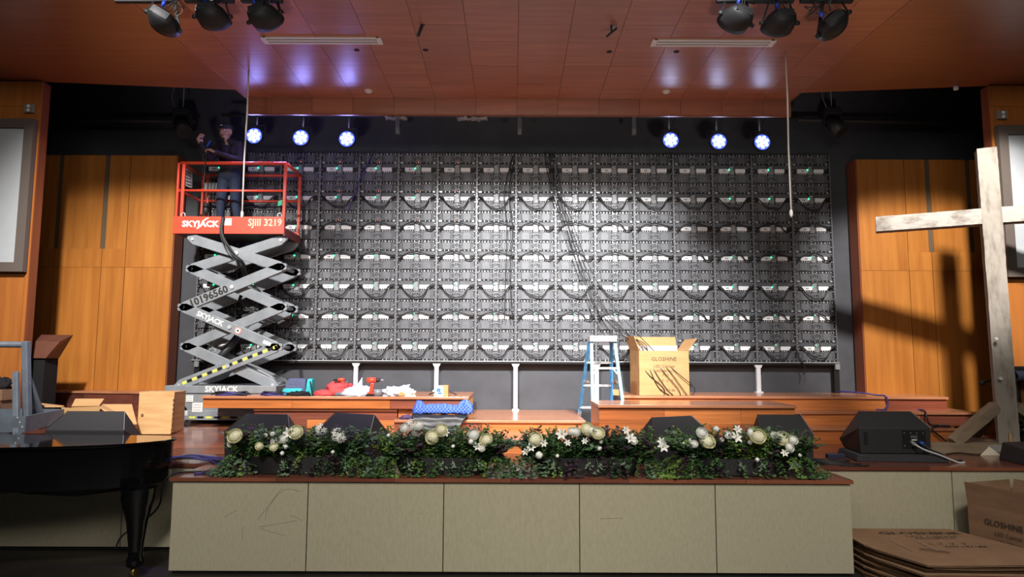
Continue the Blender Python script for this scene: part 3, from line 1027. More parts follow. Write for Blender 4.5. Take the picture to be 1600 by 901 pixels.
# ------------------------------------------------------------------ man on the lift
def person():
    Y0 = 10.34
    zd = zbo + .06
    M_SHIRT = mat('dark_plum_shirt', (.03, .022, .03), .85, var=.3, nscale=(20, 20, 20))
    M_JEANS = mat('navy_jeans', (.013, .021, .045), .85, var=.3, nscale=(30, 30, 30))
    M_SKIN = mat('skin', (.50, .27, .18), .55)
    M_SHOE = mat('black_shoe', (.015, .015, .015), .6)
    M_CAP = mat('charcoal_cap', (.03, .03, .032), .8)
    M_HAIR = mat('black_hair', (.008, .007, .007), .6)

    def p(px, py, dy=0):
        return at(px, py, Y0 + dy)
    hipz = zd + .86
    hx = p(358, 285).x
    pel = V((hx, Y0 + .02, hipz + .06))
    waist = V((hx + .0, Y0 + .02, hipz + .22))
    chest = V((p(361, 245).x, Y0, zd + 1.26))
    neck = V((p(357, 226).x, Y0 - .01, zd + 1.45))
    head = V((p(354.5, 209).x, Y0 - .035, zd + 1.585))
    shR = V((p(346, 231).x, Y0 + .03, zd + 1.38))       # man's right, seen on the left
    shL = V((p(374, 232).x, Y0 - .02, zd + 1.385))
    elL = V((p(379, 249).x, Y0 - .12, zd + 1.12))
    wrL = V((p(350, 241.5).x, Y0 - .33, zd + 1.19))
    elR = V((p(333, 246).x, Y0 - .1, zd + 1.13))
    wrR = V((p(327, 228).x, Y0 - .3, zd + 1.33))
    caps = []

    def cap(a, ra, b, rb, m, ea=None):
        caps.append((V(a), ra, V(b), rb, m))
    # 0 shirt 1 jeans 2 skin 3 shoe
    cap(pel + V((-.06, 0, 0)), .125, pel + V((.06, 0, 0)), .125, 1)
    cap(waist + V((-.055, 0, 0)), .118, waist + V((.055, 0, 0)), .118, 0)
    cap(pel + V((0, 0, .03)), .135, waist, .128, 0)
    cap(waist + V((-.05, 0, 0)), .11, chest + V((-.07, 0, 0)), .125, 0)
    cap(waist + V((.05, 0, 0)), .11, chest + V((.07, 0, 0)), .125, 0)
    cap(chest + V((-.07, 0, .02)), .12, shR, .072, 0)
    cap(chest + V((.07, 0, .02)), .12, shL, .076, 0)
    cap(shR, .07, neck, .06, 0)
    cap(shL, .072, neck, .06, 0)
    cap(neck - V((0, 0, .03)), .058, head - V((0, -.01, .06)), .052, 2)
    cap(shL, .07, elL, .052, 0)
    cap(elL, .05, wrL, .034, 0)
    cap(shR, .068, elR, .05, 0)
    cap(elR, .049, wrR, .033, 0)
    for s, knee, foot in ((-1, V((hx - .1, Y0 - .03, zd + .48)), V((hx - .12, Y0 + .0, zd + .07))), (1, V((hx + .1, Y0 + .03, zd + .48)), V((hx + .14, Y0 + .06, zd + .07)))):
        hip = V((hx + s * .085, Y0 + .02, hipz))
        cap(hip, .098, knee, .066, 1)
        cap(knee, .064, foot + V((0, 0, .06)), .05, 1)
        cap(foot + V((0, .03, -.02)), .045, foot + V((-.02, -.17, -.03)), .038, 3)
    # head: skull, jaw, nose, brow, ears
    look = V((-.28, -.95, -.12)).normalized()
    sd = look.cross(V((0, 0, 1))).normalized()
    up = sd.cross(look)

    def hd(x, y, z):
        return head + sd * x + look * y + up * z
    cap(hd(0, -.02, .03), .092, hd(0, .012, .03), .086, 2)
    cap(hd(0, .0, .0), .08, hd(0, .03, -.075), .048, 2)
    cap(hd(-.03, .045, -.02), .045, hd(.03, .045, -.02), .045, 2)
    cap(hd(0, .09, .02), .011, hd(0, .108, -.022), .017, 2)
    cap(hd(-.04, .082, .038), .013, hd(.04, .082, .038), .013, 2)
    cap(hd(-.018, .085, -.062), .012, hd(.018, .085, -.062), .012, 2)
    for s in (-1, 1):
        cap(hd(s * .088, -.01, .025), .018, hd(s * .086, -.008, -.02), .013, 2)

    # hands: palm plus five fingers each, closed on the cable
    def hand(w, d, side, nrm):
        d = d.normalized()
        s = d.cross(nrm).normalized() * side
        n = nrm.normalized()
        c = w + d * .05
        for k in (-1.2, 0, 1.2):
            cap(w + s * .012 * k, .022, c + s * .02 * k + d * .03, .018, 2)
        for k, ln in ((-1.5, .028), (-.5, .034), (.5, .036), (1.5, .032)):
            a = c + d * .035 + s * .02 * k
            b1 = a + d * ln + n * .012
            b2 = b1 + d * ln * .35 + n * .026
            cap(a, .0105, b1, .0098, 2)
            cap(b1, .0098, b2, .009, 2)
            cap(b2, .009, b2 - d * .016 + n * .012, .008, 2)
        t0 = w + d * .025 + s * .03
        t1 = t0 + s * .028 + d * .028 + n * .012
        cap(t0, .014, t1, .012, 2)
        cap(t1, .0115, t1 + d * .028 + n * .012 - s * .006, .0095, 2)
    hand(wrL, V((-.9, -.25, .32)), -1, V((-.2, .3, -.9)))
    hand(wrR, V((.1, -.2, .95)), -1, V((.6, -.5, -.1)))
    b = MB()
    for a, ra, c, rc_, m in caps:
        b.sph(a, ra, 14, 10)
        b.sph(c, rc_, 14, 10)
        if (c - a).length > 1e-4:
            b.cyl(a, c, ra, rc_, 14)
    root = thing('person', 'man in charcoal cap, dark long-sleeved top and jeans standing on the red lift platform holding a cable', 'person', (hx, Y0, zd))
    root['label'] = 'man in charcoal cap, dark top and jeans standing on red lift, handling a cable'
    o = b.build('body', [M_SHIRT, M_JEANS, M_SKIN, M_SHOE], root)
    md = o.modifiers.new('remesh', 'REMESH')
    md.mode = 'VOXEL'
    md.voxel_size = .0068
    md2 = o.modifiers.new('smooth', 'SMOOTH')
    md2.factor = .5
    md2.iterations = 4
    dg = bpy.context.evaluated_depsgraph_get()
    me = bpy.data.meshes.new_from_object(o.evaluated_get(dg))
    o.modifiers.clear()
    old = o.data
    o.data = me
    bpy.data.meshes.remove(old)
    if len(me.materials) == 0:
        for m in (M_SHIRT, M_JEANS, M_SKIN, M_SHOE):
            me.materials.append(m)
    import numpy as np
    n = len(me.polygons)
    ctr = np.empty(n * 3)
    me.polygons.foreach_get('center', ctr)
    ctr = ctr.reshape(-1, 3) + np.array(OFF[o.name])
    best = np.full(n, 1e9)
    mi = np.zeros(n, int)
    for a, ra, c, rc_, m in caps:
        a_, d_ = np.array(a), np.array(c - a)
        L = max(d_ @ d_, 1e-9)
        t = np.clip(((ctr - a_) @ d_) / L, 0, 1)
        dist = np.linalg.norm(ctr - (a_ + t[:, None] * d_), axis=1) - (ra + (rc_ - ra) * t)
        w = dist < best
        best[w] = dist[w]
        mi[w] = m
    me.polygons.foreach_set('material_index', mi.astype('i4'))
    me.polygons.foreach_set('use_smooth', np.ones(n, bool))
    me.update()
    # cap, hair, eyes, brows, mouth
    Rm = Matrix((sd, look, up)).transposed()
    hb = MB()
    hb.sph(hd(0, -.012, .035), (.097, .103, .088), 18, 10, 0, Rm)
    hb.v = [V(v) for v in hb.v]
    keep = [i for i, f in enumerate(hb.f) if all(((hb.v[k] - head).dot(up) > (.052 if (hb.v[k] - head).dot(look) > .02 else -.035)) for k in f)]
    hb.f = [hb.f[i] for i in keep]
    hb.m = [hb.m[i] for i in keep]
    hb.s = [hb.s[i] for i in keep]
    hb.build('hair', M_HAIR, o, thick=.004)
    cb_ = MB()
    prof = [(.1, .045), (.101, .07), (.096, .1), (.078, .123), (.045, .136), (.0, .14)]
    n_ = 20
    vs = []
    for rr, hh in prof:
        for i in range(n_):
            a = 2 * pi * i / n_
            vs.append(hd(cos(a) * rr, sin(a) * rr * 1.08 - .012, hh))
    cb_.add(vs, [(j * n_ + i, j * n_ + (i + 1) % n_, (j + 1) * n_ + (i + 1) % n_, (j + 1) * n_ + i) for j in range(len(prof) - 1) for i in range(n_)], 0, True)
    cp = cb_.build('cap', M_CAP, o, thick=.004)
    MB().grid(lambda u, v: hd((u - .5) * .15 * (1 - .25 * v * v), .085 + v * .075 * (1 - (2 * u - 1) ** 2 * .5) - (2 * u - 1) ** 2 * .04, .055 - v * .012 - (2 * u - 1) ** 2 * .012), 10, 4).build('cap_brim', M_CAP, o, thick=.005)
    MB().prism([hd(-.018, .1, .085), hd(.018, .1, .085), hd(.016, .097, .103), hd(-.016, .097, .103)], look * .003).build('cap_badge', M_WHITE, o)
    M_EYEW = mat('eye_white', (.7, .68, .65), .3)
    for s in (-1, 1):
        MB().sph(hd(s * .033, .079, .022), (.014, .012, .009), 8, 6, 0, Rm).sph(hd(s * .033, .089, .021), (.006, .004, .006), 8, 6, 1, Rm).build('eye', [M_EYEW, M_HAIR], o)
        MB().bar(hd(s * .014, .094, .04), hd(s * .052, .084, .043), .006, .007).build('eyebrow', M_HAIR, o)
    MB().bar(hd(-.024, .096, -.062), hd(.024, .096, -.062), .006, .009).build('mouth', mat('lips', (.33, .13, .1), .5), o)
    MB().sph(hd(0, .062, -.108), (.022, .02, .012), 8, 6, 0, Rm).build('goatee', M_HAIR, o)
    # the cable and connector he is handling
    tl = cable('black cable with a blue connector held in the hands of the man', [wrR + V((.0, -.03, .06)), wrR + V((.06, -.05, .05)), wrL + V((-.1, -.03, .05)), wrL + V((-.12, -.02, -.1)), V((wrL.x - .15, Y0 - .3, zd + .7)), V((wrL.x - .17, Y0 - .25, zd + .02))], .008)
    MB().cyl(wrL + V((-.1, -.05, .06)), wrL + V((-.045, -.06, .15)), .013, .008, 8).build('connector', mat('blue_plug', (.03, .12, .8), .4), tl)


person()

# ------------------------------------------------------------------ LED par cans over the wall
M_LENS = mat('lit_led_lens', (1, 1, 1), .3, emit=(.34, .36, 1.0), estr=34)
M_LENSW = mat('lit_led_lens_white', (1, 1, 1), .3, emit=(.62, .72, 1.0), estr=15)
M_GLOWRIM = mat('blue_halo_glow_collar', (.05, .08, .6), .3, emit=(.05, .1, 1.0), estr=1.6)  # collar glows by itself to imitate the blue halo around the lenses


def parcan(px, py, label, warm):
    c = at(px, py, 10.15)
    t = thing('led_par_can', label, 'stage light', (c.x, 10.15, c.z), 0, 'lit LED par cans above the video wall')
    MB().lathe((c.x, 10.15, c.z), [(.0, -.2), (.07, -.2), (.115, -.1), (.12, .0), (.112, .0), (.108, -.03), (0, -.03)], 20, 0, 'y').build('housing', M_BLK, t)
    MB().tube(smooth_pts([(c.x - .135, 10.25, c.z), (c.x - .14, 10.25, c.z + .16), (c.x - .1, 10.25, c.z + .2), (c.x + .1, 10.25, c.z + .2), (c.x + .14, 10.25, c.z + .16), (c.x + .135, 10.25, c.z)], 3), .009, 6).build('yoke', M_BLK, t)
    MB().cyl((c.x, 10.25, c.z + .2), (c.x, 10.25, 5.7), .012, n=8).build('hanger_rod', M_CABL, t)
    MB().tube(smooth_pts([(c.x + .02, 10.31, c.z + .05), (c.x + .1, 10.31, c.z + .16), (c.x + .06, 10.29, c.z + .3), (c.x + .1, 10.29, 5.7)], 5), .006, 5).build('power_cable', M_CABLE, t)
    MB().cyl((c.x, 10.146, c.z), (c.x, 10.15, c.z), .119, n=24).build('halo_collar', M_GLOWRIM, t)
    for k in range(10):
        if k < 7:
            a, rr = 2 * pi * k / 7 + .3, .075
        else:
            a, rr = 2 * pi * k / 3, .03
        MB().sph((c.x + cos(a) * rr, 10.14, c.z + sin(a) * rr), (.024, .012, .024), 10, 6).build('lens', M_LENSW if warm else M_LENS, t)
    l = bpy.data.lights.new('par_beam', 'SPOT')
    l.energy, l.spot_size, l.spot_blend, l.color, l.shadow_soft_size = (24 if warm else 85), radians(130), .8, ((.75, .8, 1) if warm else (.35, .32, 1)), .08
    o = bpy.data.objects.new('par_beam', l)
    COL.objects.link(o)
    o.location = (c.x, 10.1, c.z)
    aim(o, (c.x, 6.8, 1.0))
    l = bpy.data.lights.new('par_spill', 'POINT')
    l.energy, l.color, l.shadow_soft_size = (1.2 if warm else 5), ((.7, .8, 1) if warm else (.3, .3, 1)), .16
    o = bpy.data.objects.new('par_spill', l)
    COL.objects.link(o)
    o.location = (c.x, 10.0, c.z)


for px, py, lb, wm in ((397, 212, 'lit blue-white LED par can nearest the man on the lift', 0), (470, 215, 'lit blue-white LED par can, middle of the three on the lift side', 0), (542, 217, 'lit blue-white LED par can, third one along from the lift', 0),
                       (1048, 219, 'lit white LED par can, first of the three above the carton side', 1), (1123, 221, 'lit white LED par can, middle of the three on the cross side', 1), (1191, 222, 'lit white LED par can closest to the hanging rope on the cross side', 1)):
    parcan(px, py, lb, wm)
pp = thing('lighting_pipe', 'dark steel pipe above the video wall holding the lit par cans', 'pipe', (0, 10.25, 5.69))
MB().cyl((-4.5, 10.25, 5.72), (4.5, 10.25, 5.72), .026, n=10).build('tube', M_GREYD, pp)
for px in (622, 812, 990):
    x = at(px, 190, 10.25).x
    MB().box(x - .03, x + .03, 10.21, 10.29, 5.44, 5.8).build('hanger', mat('hanger_grey', (.16, .16, .165), .6), pp)
for px0, px1, lb in ((602, 636, 'small crumpled silver offcut behind the soffit edge, shorter one'), (714, 762, 'long crumpled silver offcut behind the soffit edge')):
    b = MB()
    a, c = at(px0, 184, 10.25), at(px1, 184, 10.25)
    b.grid(lambda u, v: V((a.x + (c.x - a.x) * u, 10.2 + v * .1, 5.685 - v * .02 + noise.noise(V((u * 9, v * 3, px0))) * .05)), 14, 3)
    tag(b.build('foil_offcut', M_CABL, thick=.004), lb, 'scrap')
# dim fixtures in the dark bays
for px, py, lb in ((285, 187, 'dim moving-head light hanging in the dark bay above the lift'), (1300, 186, 'dim moving-head light hanging in the dark bay on the cross side')):
    c = at(px, py, 10.6)
    t = thing('moving_head_light', lb, 'stage light', (c.x, 10.6, c.z))
    MB().box(c.x - .12, c.x + .12, 10.5, 10.7, c.z + .06, c.z + .16).build('base', M_GREYD, t, bevel=.01)
    for s in (-1, 1):
        MB().bar((c.x + s * .12, 10.6, c.z + .1), (c.x + s * .15, 10.6, c.z - .14), .04, .05).build('yoke', M_GREYD, t)
    MB().cyl((c.x - .04, 10.62, c.z - .02), (c.x + .1, 10.5, c.z - .24), .1, .12, 14).build('head', M_GREYD, t)
    MB().cyl((c.x, 10.6, c.z + .16), (c.x, 10.6, 7.2), .008, n=6).build('hanging_wire', M_CABL, t)
    MB().tube(smooth_pts([(c.x - .1, 10.55, c.z + .16), (c.x - .16, 10.55, c.z + .4), (c.x - .05, 10.55, c.z + .7)], 4), .006, 5).build('cable', M_CABL, t)
for s, x0, x1 in ((-1, 75, 305), (1, 1245, 1545)):
    a, b_ = at(x0, 187, 10.65), at(x1, 193 if s > 0 else 190, 10.65)
    tag(MB().cyl(a, b_, .035, n=10).build('batten_pipe', mat('batten_dark', (.03, .03, .032), .6)), 'dark horizontal batten pipe in the black bay ' + ('above the lift' if s < 0 else 'behind the wooden cross'), 'pipe')

# ------------------------------------------------------------------ black wash lights on the front bar
def washlight(px, py, tilt, yaw, label, labs):
    Y = 6.8
    c = at(px, py, Y)
    t = thing('wash_light', label, 'stage light', (c.x, Y, c.z), 0, 'black wash lights on the front pipes')
    Rm = Matrix.Rotation(tilt, 3, 'Y') @ Matrix.Rotation(yaw, 3, 'Z') @ Matrix.Rotation(radians(-12), 3, 'X')

    def q(x, y, z):
        return c + Rm @ V((x, y, z))
    n = 20
    prof = [(.0, -.17), (.08, -.168), (.125, -.13), (.155, -.06), (.165, .02), (.168, .1), (.15, .1), (.0, .09)]
    vs = [q(cos(2 * pi * i / n) * r, y, sin(2 * pi * i / n) * r * .62) for r, y in prof for i in range(n)]
    MB().add(vs, [(j * n + i, j * n + (i + 1) % n, (j + 1) * n + (i + 1) % n, (j + 1) * n + i) for j in range(len(prof) - 1) for i in range(n)], 0, True).build('housing', M_BLK, t)
    for k in range(5):
        MB().bar(q(-.09, -.165 + .0, -.03 + k * .016), q(.09, -.165, -.03 + k * .016), .02, .005, 0).build('heat_fin', M_GREYD, t)
    top = c + V((0, .0, .27))
    for s in (-1, 1):
        MB().bar(q(s * .178, .0, 0), top + V((s * .1, 0, -.03)), .035, .012).build('yoke_arm', M_BLK, t)
        MB().cyl(q(s * .16, 0, 0), q(s * .205, 0, 0), .022, n=10).build('tilt_knob', M_BLK, t)
    MB().bar(top + V((-.11, 0, -.03)), top + V((.11, 0, -.03)), .04, .014).build('yoke_bar', M_BLK, t)
    MB().cyl(top + V((0, 0, -.03)), top + V((0, 0, .08)), .02, n=8).build('clamp', M_BLK, t)
    MB().cyl(q(-.05, -.09, .1), q(-.055, -.11, .16), .02, n=8).build('power_connector', mat('blue_power_connector', (.02, .05, .4), .4), t)
    for (x, z, w, h) in labs:
        MB().prism([q(x, -.158 + abs(x) * .28, z), q(x + w, -.158 + abs(x) * .28, z), q(x + w, -.158 + abs(x) * .28, z + h), q(x, -.158 + abs(x) * .28, z + h)], Rm @ V((0, -.012, 0))).build('sticker', M_WHITE, t)
    r2 = random.Random(px)
    for k in range(3):
        a = r2.uniform(.06, .13)
        MB().tube(smooth_pts([q(-.05 + k * .04, -.1, .1), q(-.05 + k * .05 + r2.uniform(-.1, .1), -.12, .18 + a), q(r2.uniform(-.18, .18), -.05, .22), top + V((r2.uniform(-.2, .2), 0, .08))], 5), .006, 5).build('cable', M_CABLE, t)
    w = MB().tube(smooth_pts([q(.09, -.05, .1), q(.1, -.05, .2), top + V((.06, -.03, .06))], 4), .003, 4).build('safety_wire', M_CABL, t)


for px, py, ti, ya, lb, labs in ((255, 33, .5, .2, 'black wash light tilted down steeply, outermost on the piano side pipe', ((-.03, .0, .03, .022),)),
                                 (332, 26, .0, .0, 'black wash light seen square on, between two others on the piano side', ((-.12, -.03, .014, .06), (.03, .07, .03, .01))),
                                 (414, 27, -.22, -.2, 'black wash light, innermost on the piano side pipe beside the vent', ()),
                                 (1150, 30, .28, .2, 'black wash light with two white stickers, innermost on the cross side pipe', ((-.075, .0, .024, .03), (-.045, -.03, .016, .07))),
                                 (1218, 36, .0, .0, 'black wash light with one white sticker on the cross side pipe', ((-.06, .0, .018, .03),)),
                                 (1302, 38, -.62, -.3, 'black wash light hanging by itself on the outer pipe, cross side', ())):
    washlight(px, py, ti, ya, lb, labs)
for a, b_, lb in ((180, 272, 'short black lighting pipe over the outermost wash light, piano side'), (289, 366, 'short black lighting pipe over the middle wash light, piano side'), (377, 442, 'short black lighting pipe beside the vent, piano side'), (1119, 1240, 'long black lighting pipe over two wash lights, cross side'), (1250, 1332, 'short black lighting pipe over one wash light, cross side')):
    p, q = at(a, 0, 6.8), at(b_, 0, 6.8)
    tag(MB().box(p.x, q.x, 6.77, 6.83, p.z - .03, p.z + .05).build('lighting_bar', M_BLK, bevel=.01), lb, 'pipe')

# ceiling fittings
for x0, x1, y, lb in ((405, 601, 62.5, 'long white slot air vent in the soffit, piano side'), (1017, 1209, 66.5, 'long white slot air vent in the soffit, cross side')):
    a, b_ = on(x0 + 6, y - 4, ZC), on(x1 - 6, y + 4, ZC)
    ym, hw = (a.y + b_.y) / 2, .085
    t = thing('slot_vent', lb, 'vent', ((a.x + b_.x) / 2, ym, ZC - .012))
    M_VENT = MATS.get('vent_white') or mat('vent_white', (.62, .55, .5), .5)
    MB().box(a.x, b_.x, ym - hw + .02, ym + hw - .02, ZC - .002, ZC - .001).build('slot_back', M_INK, t)
    for k, (ya, yb) in enumerate(((-hw, -hw + .035), (-.017, .017), (hw - .035, hw))):
        MB().box(a.x, b_.x, ym + ya, ym + yb, ZC - .014, ZC - .0005).build('vent_bar', M_VENT, t)
    for x in (a.x, b_.x):
        MB().box(x - .03, x + .03, ym - hw, ym + hw, ZC - .015, ZC - .0004).build('vent_end', M_VENT, t)
for px, py, lb in ((576, 141, 'round white smoke detector on the soffit, lift side'), (1041, 142, 'round white smoke detector on the soffit, cross side')):
    c = on(px, py, ZC)
    tag(MB().lathe((c.x, c.y, ZC), [(.0, -.035), (.035, -.035), (.05, -.02), (.055, .0)], 16).build('smoke_detector', MATS['vent_white']), lb, 'smoke detector')
for px, py, lb in ((557.5, 78, 'small dark hole in the soffit below the piano side vent'), (665, 78, 'small dark hole in the soffit under the straight hanging bracket'), (952, 80.5, 'small dark hole in the soffit under the angled hanging bracket'), (1057, 80.5, 'small dark hole in the soffit below the cross side vent')):
    c = on(px, py, ZC)
    tag(MB().cyl((c.x, c.y, ZC - .004), (c.x, c.y, ZC + .005), .035, n=12).build('downlight_hole', M_VOID), lb, 'hole')
for px, py, k, lb in ((658, 46, 1, 'black hook bracket hanging straight from the soffit'), (956, 48, 0, 'black hook bracket hanging at an angle from the soffit')):
    c = at(px, py, 7.45)
    t = thing('hook_bracket', lb, 'bracket', (c.x, c.y, c.z))
    MB().cyl((c.x, c.y, ZC), (c.x, c.y, c.z + .06), .012, n=8).build('rod', M_BLK, t)
    if k:
        MB().bar((c.x + .02, c.y, c.z + .08), (c.x - .035, c.y, c.z - .08), .03, .03).build('hook_arm', M_BLK, t)
        MB().sph((c.x + .02, c.y, c.z + .07), .028, 8, 6).build('pivot', M_GREYD, t)
    else:
        MB().bar((c.x + .055, c.y, c.z + .03), (c.x - .06, c.y, c.z - .07), .025, .02).build('hook_arm', M_BLK, t)
        MB().bar((c.x - .005, c.y, c.z + .06), (c.x - .005, c.y, c.z - .02), .02, .02).build('hook_arm', M_BLK, t)
        MB().bar((c.x - .01, c.y, c.z + .055), (c.x + .055, c.y, c.z + .04), .015, .012).build('hook_arm', M_CABL, t)
c = on(1490, 137, ZC)
tag(MB().lathe((c.x, c.y - .05, ZC + .01), [(.0, -.07), (.03, -.06), (.035, -.02), (.02, .0)], 12).build('ceiling_sensor', M_WHITE), 'tiny white sensor at the soffit edge on the cross side', 'sensor')

# ------------------------------------------------------------------ stage monitors
def wedge(px, pby, z, label, rz=0, Y=None, w=.8, h=.5, wt=.6, jack=False, name='stage_monitor'):
    c = on(px, pby, z) if Y is None else at(px, pby, Y)
    t = thing(name, label, 'monitor speaker', (c.x, c.y, z), rz)
    b = MB()
    wb = w / 2
    ww = wt / 2
    L = [(-wb + .02, 0, .0), (-wb, 0, h * .62), (-ww, .2, h), (-wb + .06, .6, .1), (-wb + .09, .55, 0)]
    Rr = [(-x, y, zz) for x, y, zz in L]
    b.add(L + Rr, [(0, 1, 2, 3, 4), (9, 8, 7, 6, 5), (0, 5, 6, 1), (1, 6, 7, 2), (2, 7, 8, 3), (3, 8, 9, 4), (4, 9, 5, 0)])
    b.build('cabinet', M_SPK, t, local=True, bevel=.012)
    MB().hexa([(-ww + .03, .235, h * .93), (ww - .03, .235, h * .93), (wb - .11, .585, .15), (-wb + .11, .585, .15), (-ww + .03, .245, h * .95), (ww - .03, .245, h * .95), (wb - .11, .6, .16), (-wb + .11, .6, .16)]).build('grille', M_BLKM, t, local=True)
    MB().bar((-wb + .005, -.004, h * .62), (-ww, .196, h), .006, .006).build('edge_trim', M_GREYD, t, local=True)
    MB().bar((wb - .005, -.004, h * .62), (ww, .196, h), .006, .006).build('edge_trim', M_CABL, t, local=True)
    if jack:
        MB().box(-wb + .06, -wb + .1, -.006, .002, .1, .24).build('handle_recess', M_BLKM, t, local=True)
        jp = MB().box(.08, .34, -.006, .002, .06, .26).build('jack_plate', M_BLK, t, local=True)
        text('MX', .05, (.21, -.0075, .185), FRONT, M_CABL, jp, local=True)
        MB().box(.18, .24, -.009, -.006, .15, .16).build('sticker', M_WHITE, jp, local=True)
        for k in range(8):
            MB().cyl((.1 + (k % 4) * .07, -.006, .09 + (k // 4) * .14), (.1 + (k % 4) * .07, -.01, .09 + (k // 4) * .14), .006, n=8).build('screw', M_CABL, jp, local=True)
        for x, m in ((.17, M_CABL), (.27, mat('blue_speaker_plug', (.03, .08, .35), .4))):
            MB().cyl((x, -.006, .13), (x + .01, -.06, .115), .02, n=10).build('plug', m, t, local=True)
    return t, c


wedge(133, 660, ZS, 'black stage monitor behind the piano lid, by the open carton', Y=7.65, w=.88, h=.51, wt=.64)
wedge(402, 660, ZS, 'black stage monitor in front of the scissor lift base', rz=-.16, Y=7.5, w=.78, h=.5, wt=.5)
wedge(535, 660, ZS, 'black stage monitor turned towards the tools platform, second from the lift', rz=-.5, Y=7.5, w=.78, h=.51, wt=.56)
wedge(1069, 660, ZS, 'black stage monitor in front of the wooden block under the carton', rz=.48, Y=7.42, w=.78, h=.5, wt=.56)
wedge(1230, 660, ZS, 'black stage monitor at the cross end of the flower boxes', rz=.05, Y=7.35, w=.58, h=.53, wt=.48)
pd = on(1408, 721, ZS)
tag(MB().hexa([(pd.x - .5, pd.y - .02, ZS), (pd.x + .5, pd.y - .08, ZS), (pd.x + .46, pd.y + .6, ZS), (pd.x - .42, pd.y + .62, ZS), (pd.x - .47, pd.y, ZS + .075), (pd.x + .46, pd.y - .05, ZS + .075), (pd.x + .43, pd.y + .6, ZS + .075), (pd.x - .4, pd.y + .6, ZS + .075)]).build('isolation_pad', M_FOAM, bevel=.015),
    'dark grey foam pad under the monitor with the plugged-in cables', 'foam pad')
t, c = wedge(1399, 690, ZS + .077, 'black stage monitor on a grey foam pad with two plugged-in cables', rz=.0, Y=pd.y + .06, w=.82, h=.46, wt=.6, jack=True)
mx = V((c.x, pd.y + .06, ZS + .077))
cable('pale cable plugged into the back of the padded stage monitor', [mx + V((.18, -.06, .115)), mx + V((.26, -.1, .06)), mx + V((.4, -.13, .01)), V((pd.x + .56, pd.y - .1, ZS + .012)), V((pd.x + .63, pd.y - .12, ZS + .012))], .011, M_CABLEW)
cable('dark cable plugged into the blue socket of the padded stage monitor', [mx + V((.28, -.06, .115)), mx + V((.33, -.1, .06)), mx + V((.44, -.11, .012)), V((pd.x + .55, pd.y - .02, ZS + .012)), V((pd.x + .7, pd.y + .05, ZS + .012))], .01)
q = at(1597, 702, 7.6)
tag(MB().hexa([(q.x - .06, 7.5, ZS), (q.x + .6, 7.5, ZS), (q.x + .6, 7.95, ZS), (q.x - .02, 7.95, ZS), (q.x - .03, 7.5, ZS + .17), (q.x + .6, 7.5, ZS + .19), (q.x + .6, 7.9, ZS + .22), (q.x, 7.9, ZS + .2)]).build('floor_speaker', M_SPK, bevel=.01), 'black floor speaker cut off at the frame edge beside the cross base', 'speaker')

# ------------------------------------------------------------------ wooden cross
M_OLD = mat('weathered_whitewashed_wood', (.15, .12, .095), .85, col2=(.31, .275, .23), nscale=(9, 9, 2.2), det=9, lo=.3, hi=.52, bump=.9)
M_OLD2 = mat('weathered_whitewashed_crosswood', (.16, .13, .105), .85, col2=(.37, .34, .30), nscale=(2.2, 9, 9), det=9, lo=.3, hi=.52, bump=.9)
M_OLDB = mat('weathered_brown_wood', (.2, .145, .09), .85, col2=(.33, .25, .165), nscale=(2.5, 5, 5), det=8, bump=.4)


def rough_beam(b, p, q, w, h, up, n, amp, seed):
    p, q = V(p), V(q)
    d, r, u = b.frame(p, q, up)
    k = 4
    ring = []
    for i in range(4 * k):
        s, f = i // k, (i % k) / k
        ring.append([(-.5 + f, -.5), (.5, -.5 + f), (.5 - f, .5), (-.5, .5 - f)][s])
    vs = []
    for j in range(n + 1):
        c = p.lerp(q, j / n)
        for (x, y) in ring:
            corner = min(abs(abs(x) - .5), abs(abs(y) - .5)) < 1e-6 and abs(x) > .49 and abs(y) > .49
            pt = c + r * x * w + u * y * h
            nn = noise.noise(pt * 7 + V((seed, 0, 0)))
            n2 = noise.noise(pt * 23 + V((0, seed, 0)))
            a = amp * (.8 * nn + .5 * n2) - (amp * .9 * max(0, nn + .2) if corner else 0)
            vs.append(pt + (r * x + u * y) * 2 * a)
    m = 4 * k
    fs = [(j * m + i, j * m + (i + 1) % m, (j + 1) * m + (i + 1) % m, (j + 1) * m + i) for j in range(n) for i in range(m)]
    fs += [tuple(range(m - 1, -1, -1)), tuple(range(n * m, (n + 1) * m))]
    b.add(vs, fs)
    return b


YX = 8.5
ct, cbm = at(1532.5, 234, YX), at(1575, 690, YX)
ya = radians(-27)
cr = thing('wooden_cross', 'tall weathered whitewashed wooden cross standing on its timber base on stage', 'cross', (cbm.x, YX, ZS))
ux = V((cos(ya), sin(ya), 0))
rough_beam(MB(), (cbm.x, YX, ZS + .1), (ct.x + (cbm.x - ct.x) * .6, YX, ct.z), .215, .215, ux, 60, .008, 3.1).build('upright', M_OLD, cr)
kx = at(1536, 337, YX - .06)
kx = V((ct.x + (cbm.x - ct.x) * .65, YX, kx.z - .0))
rough_beam(MB(), kx - ux * 1.28, kx - ux * .1, .2, .2, (0, 0, 1), 24, .008, 9.4).build('cross_arm', M_OLD2, cr)
rough_beam(MB(), kx + ux * .1, kx + ux * 1.28, .2, .2, (0, 0, 1), 24, .008, 5.4).build('cross_arm', M_OLD2, cr)
for px, py in ((1556.5, 529), (1563.5, 591)):
    c = at(px, py, YX - .125)
    MB().cyl((c.x, YX - .118, c.z), (c.x, YX - .135, c.z), .02, n=10).build('bolt_head', M_WHITE, cr)
cx = cbm.x
rough_beam(MB(), (cx - .98, YX + .0, ZS + .06), (cx - .09, YX + .0, ZS + .06), .13, .12, (0, 0, 1), 12, .005, 1.).build('base_beam', M_OLDB, cr)
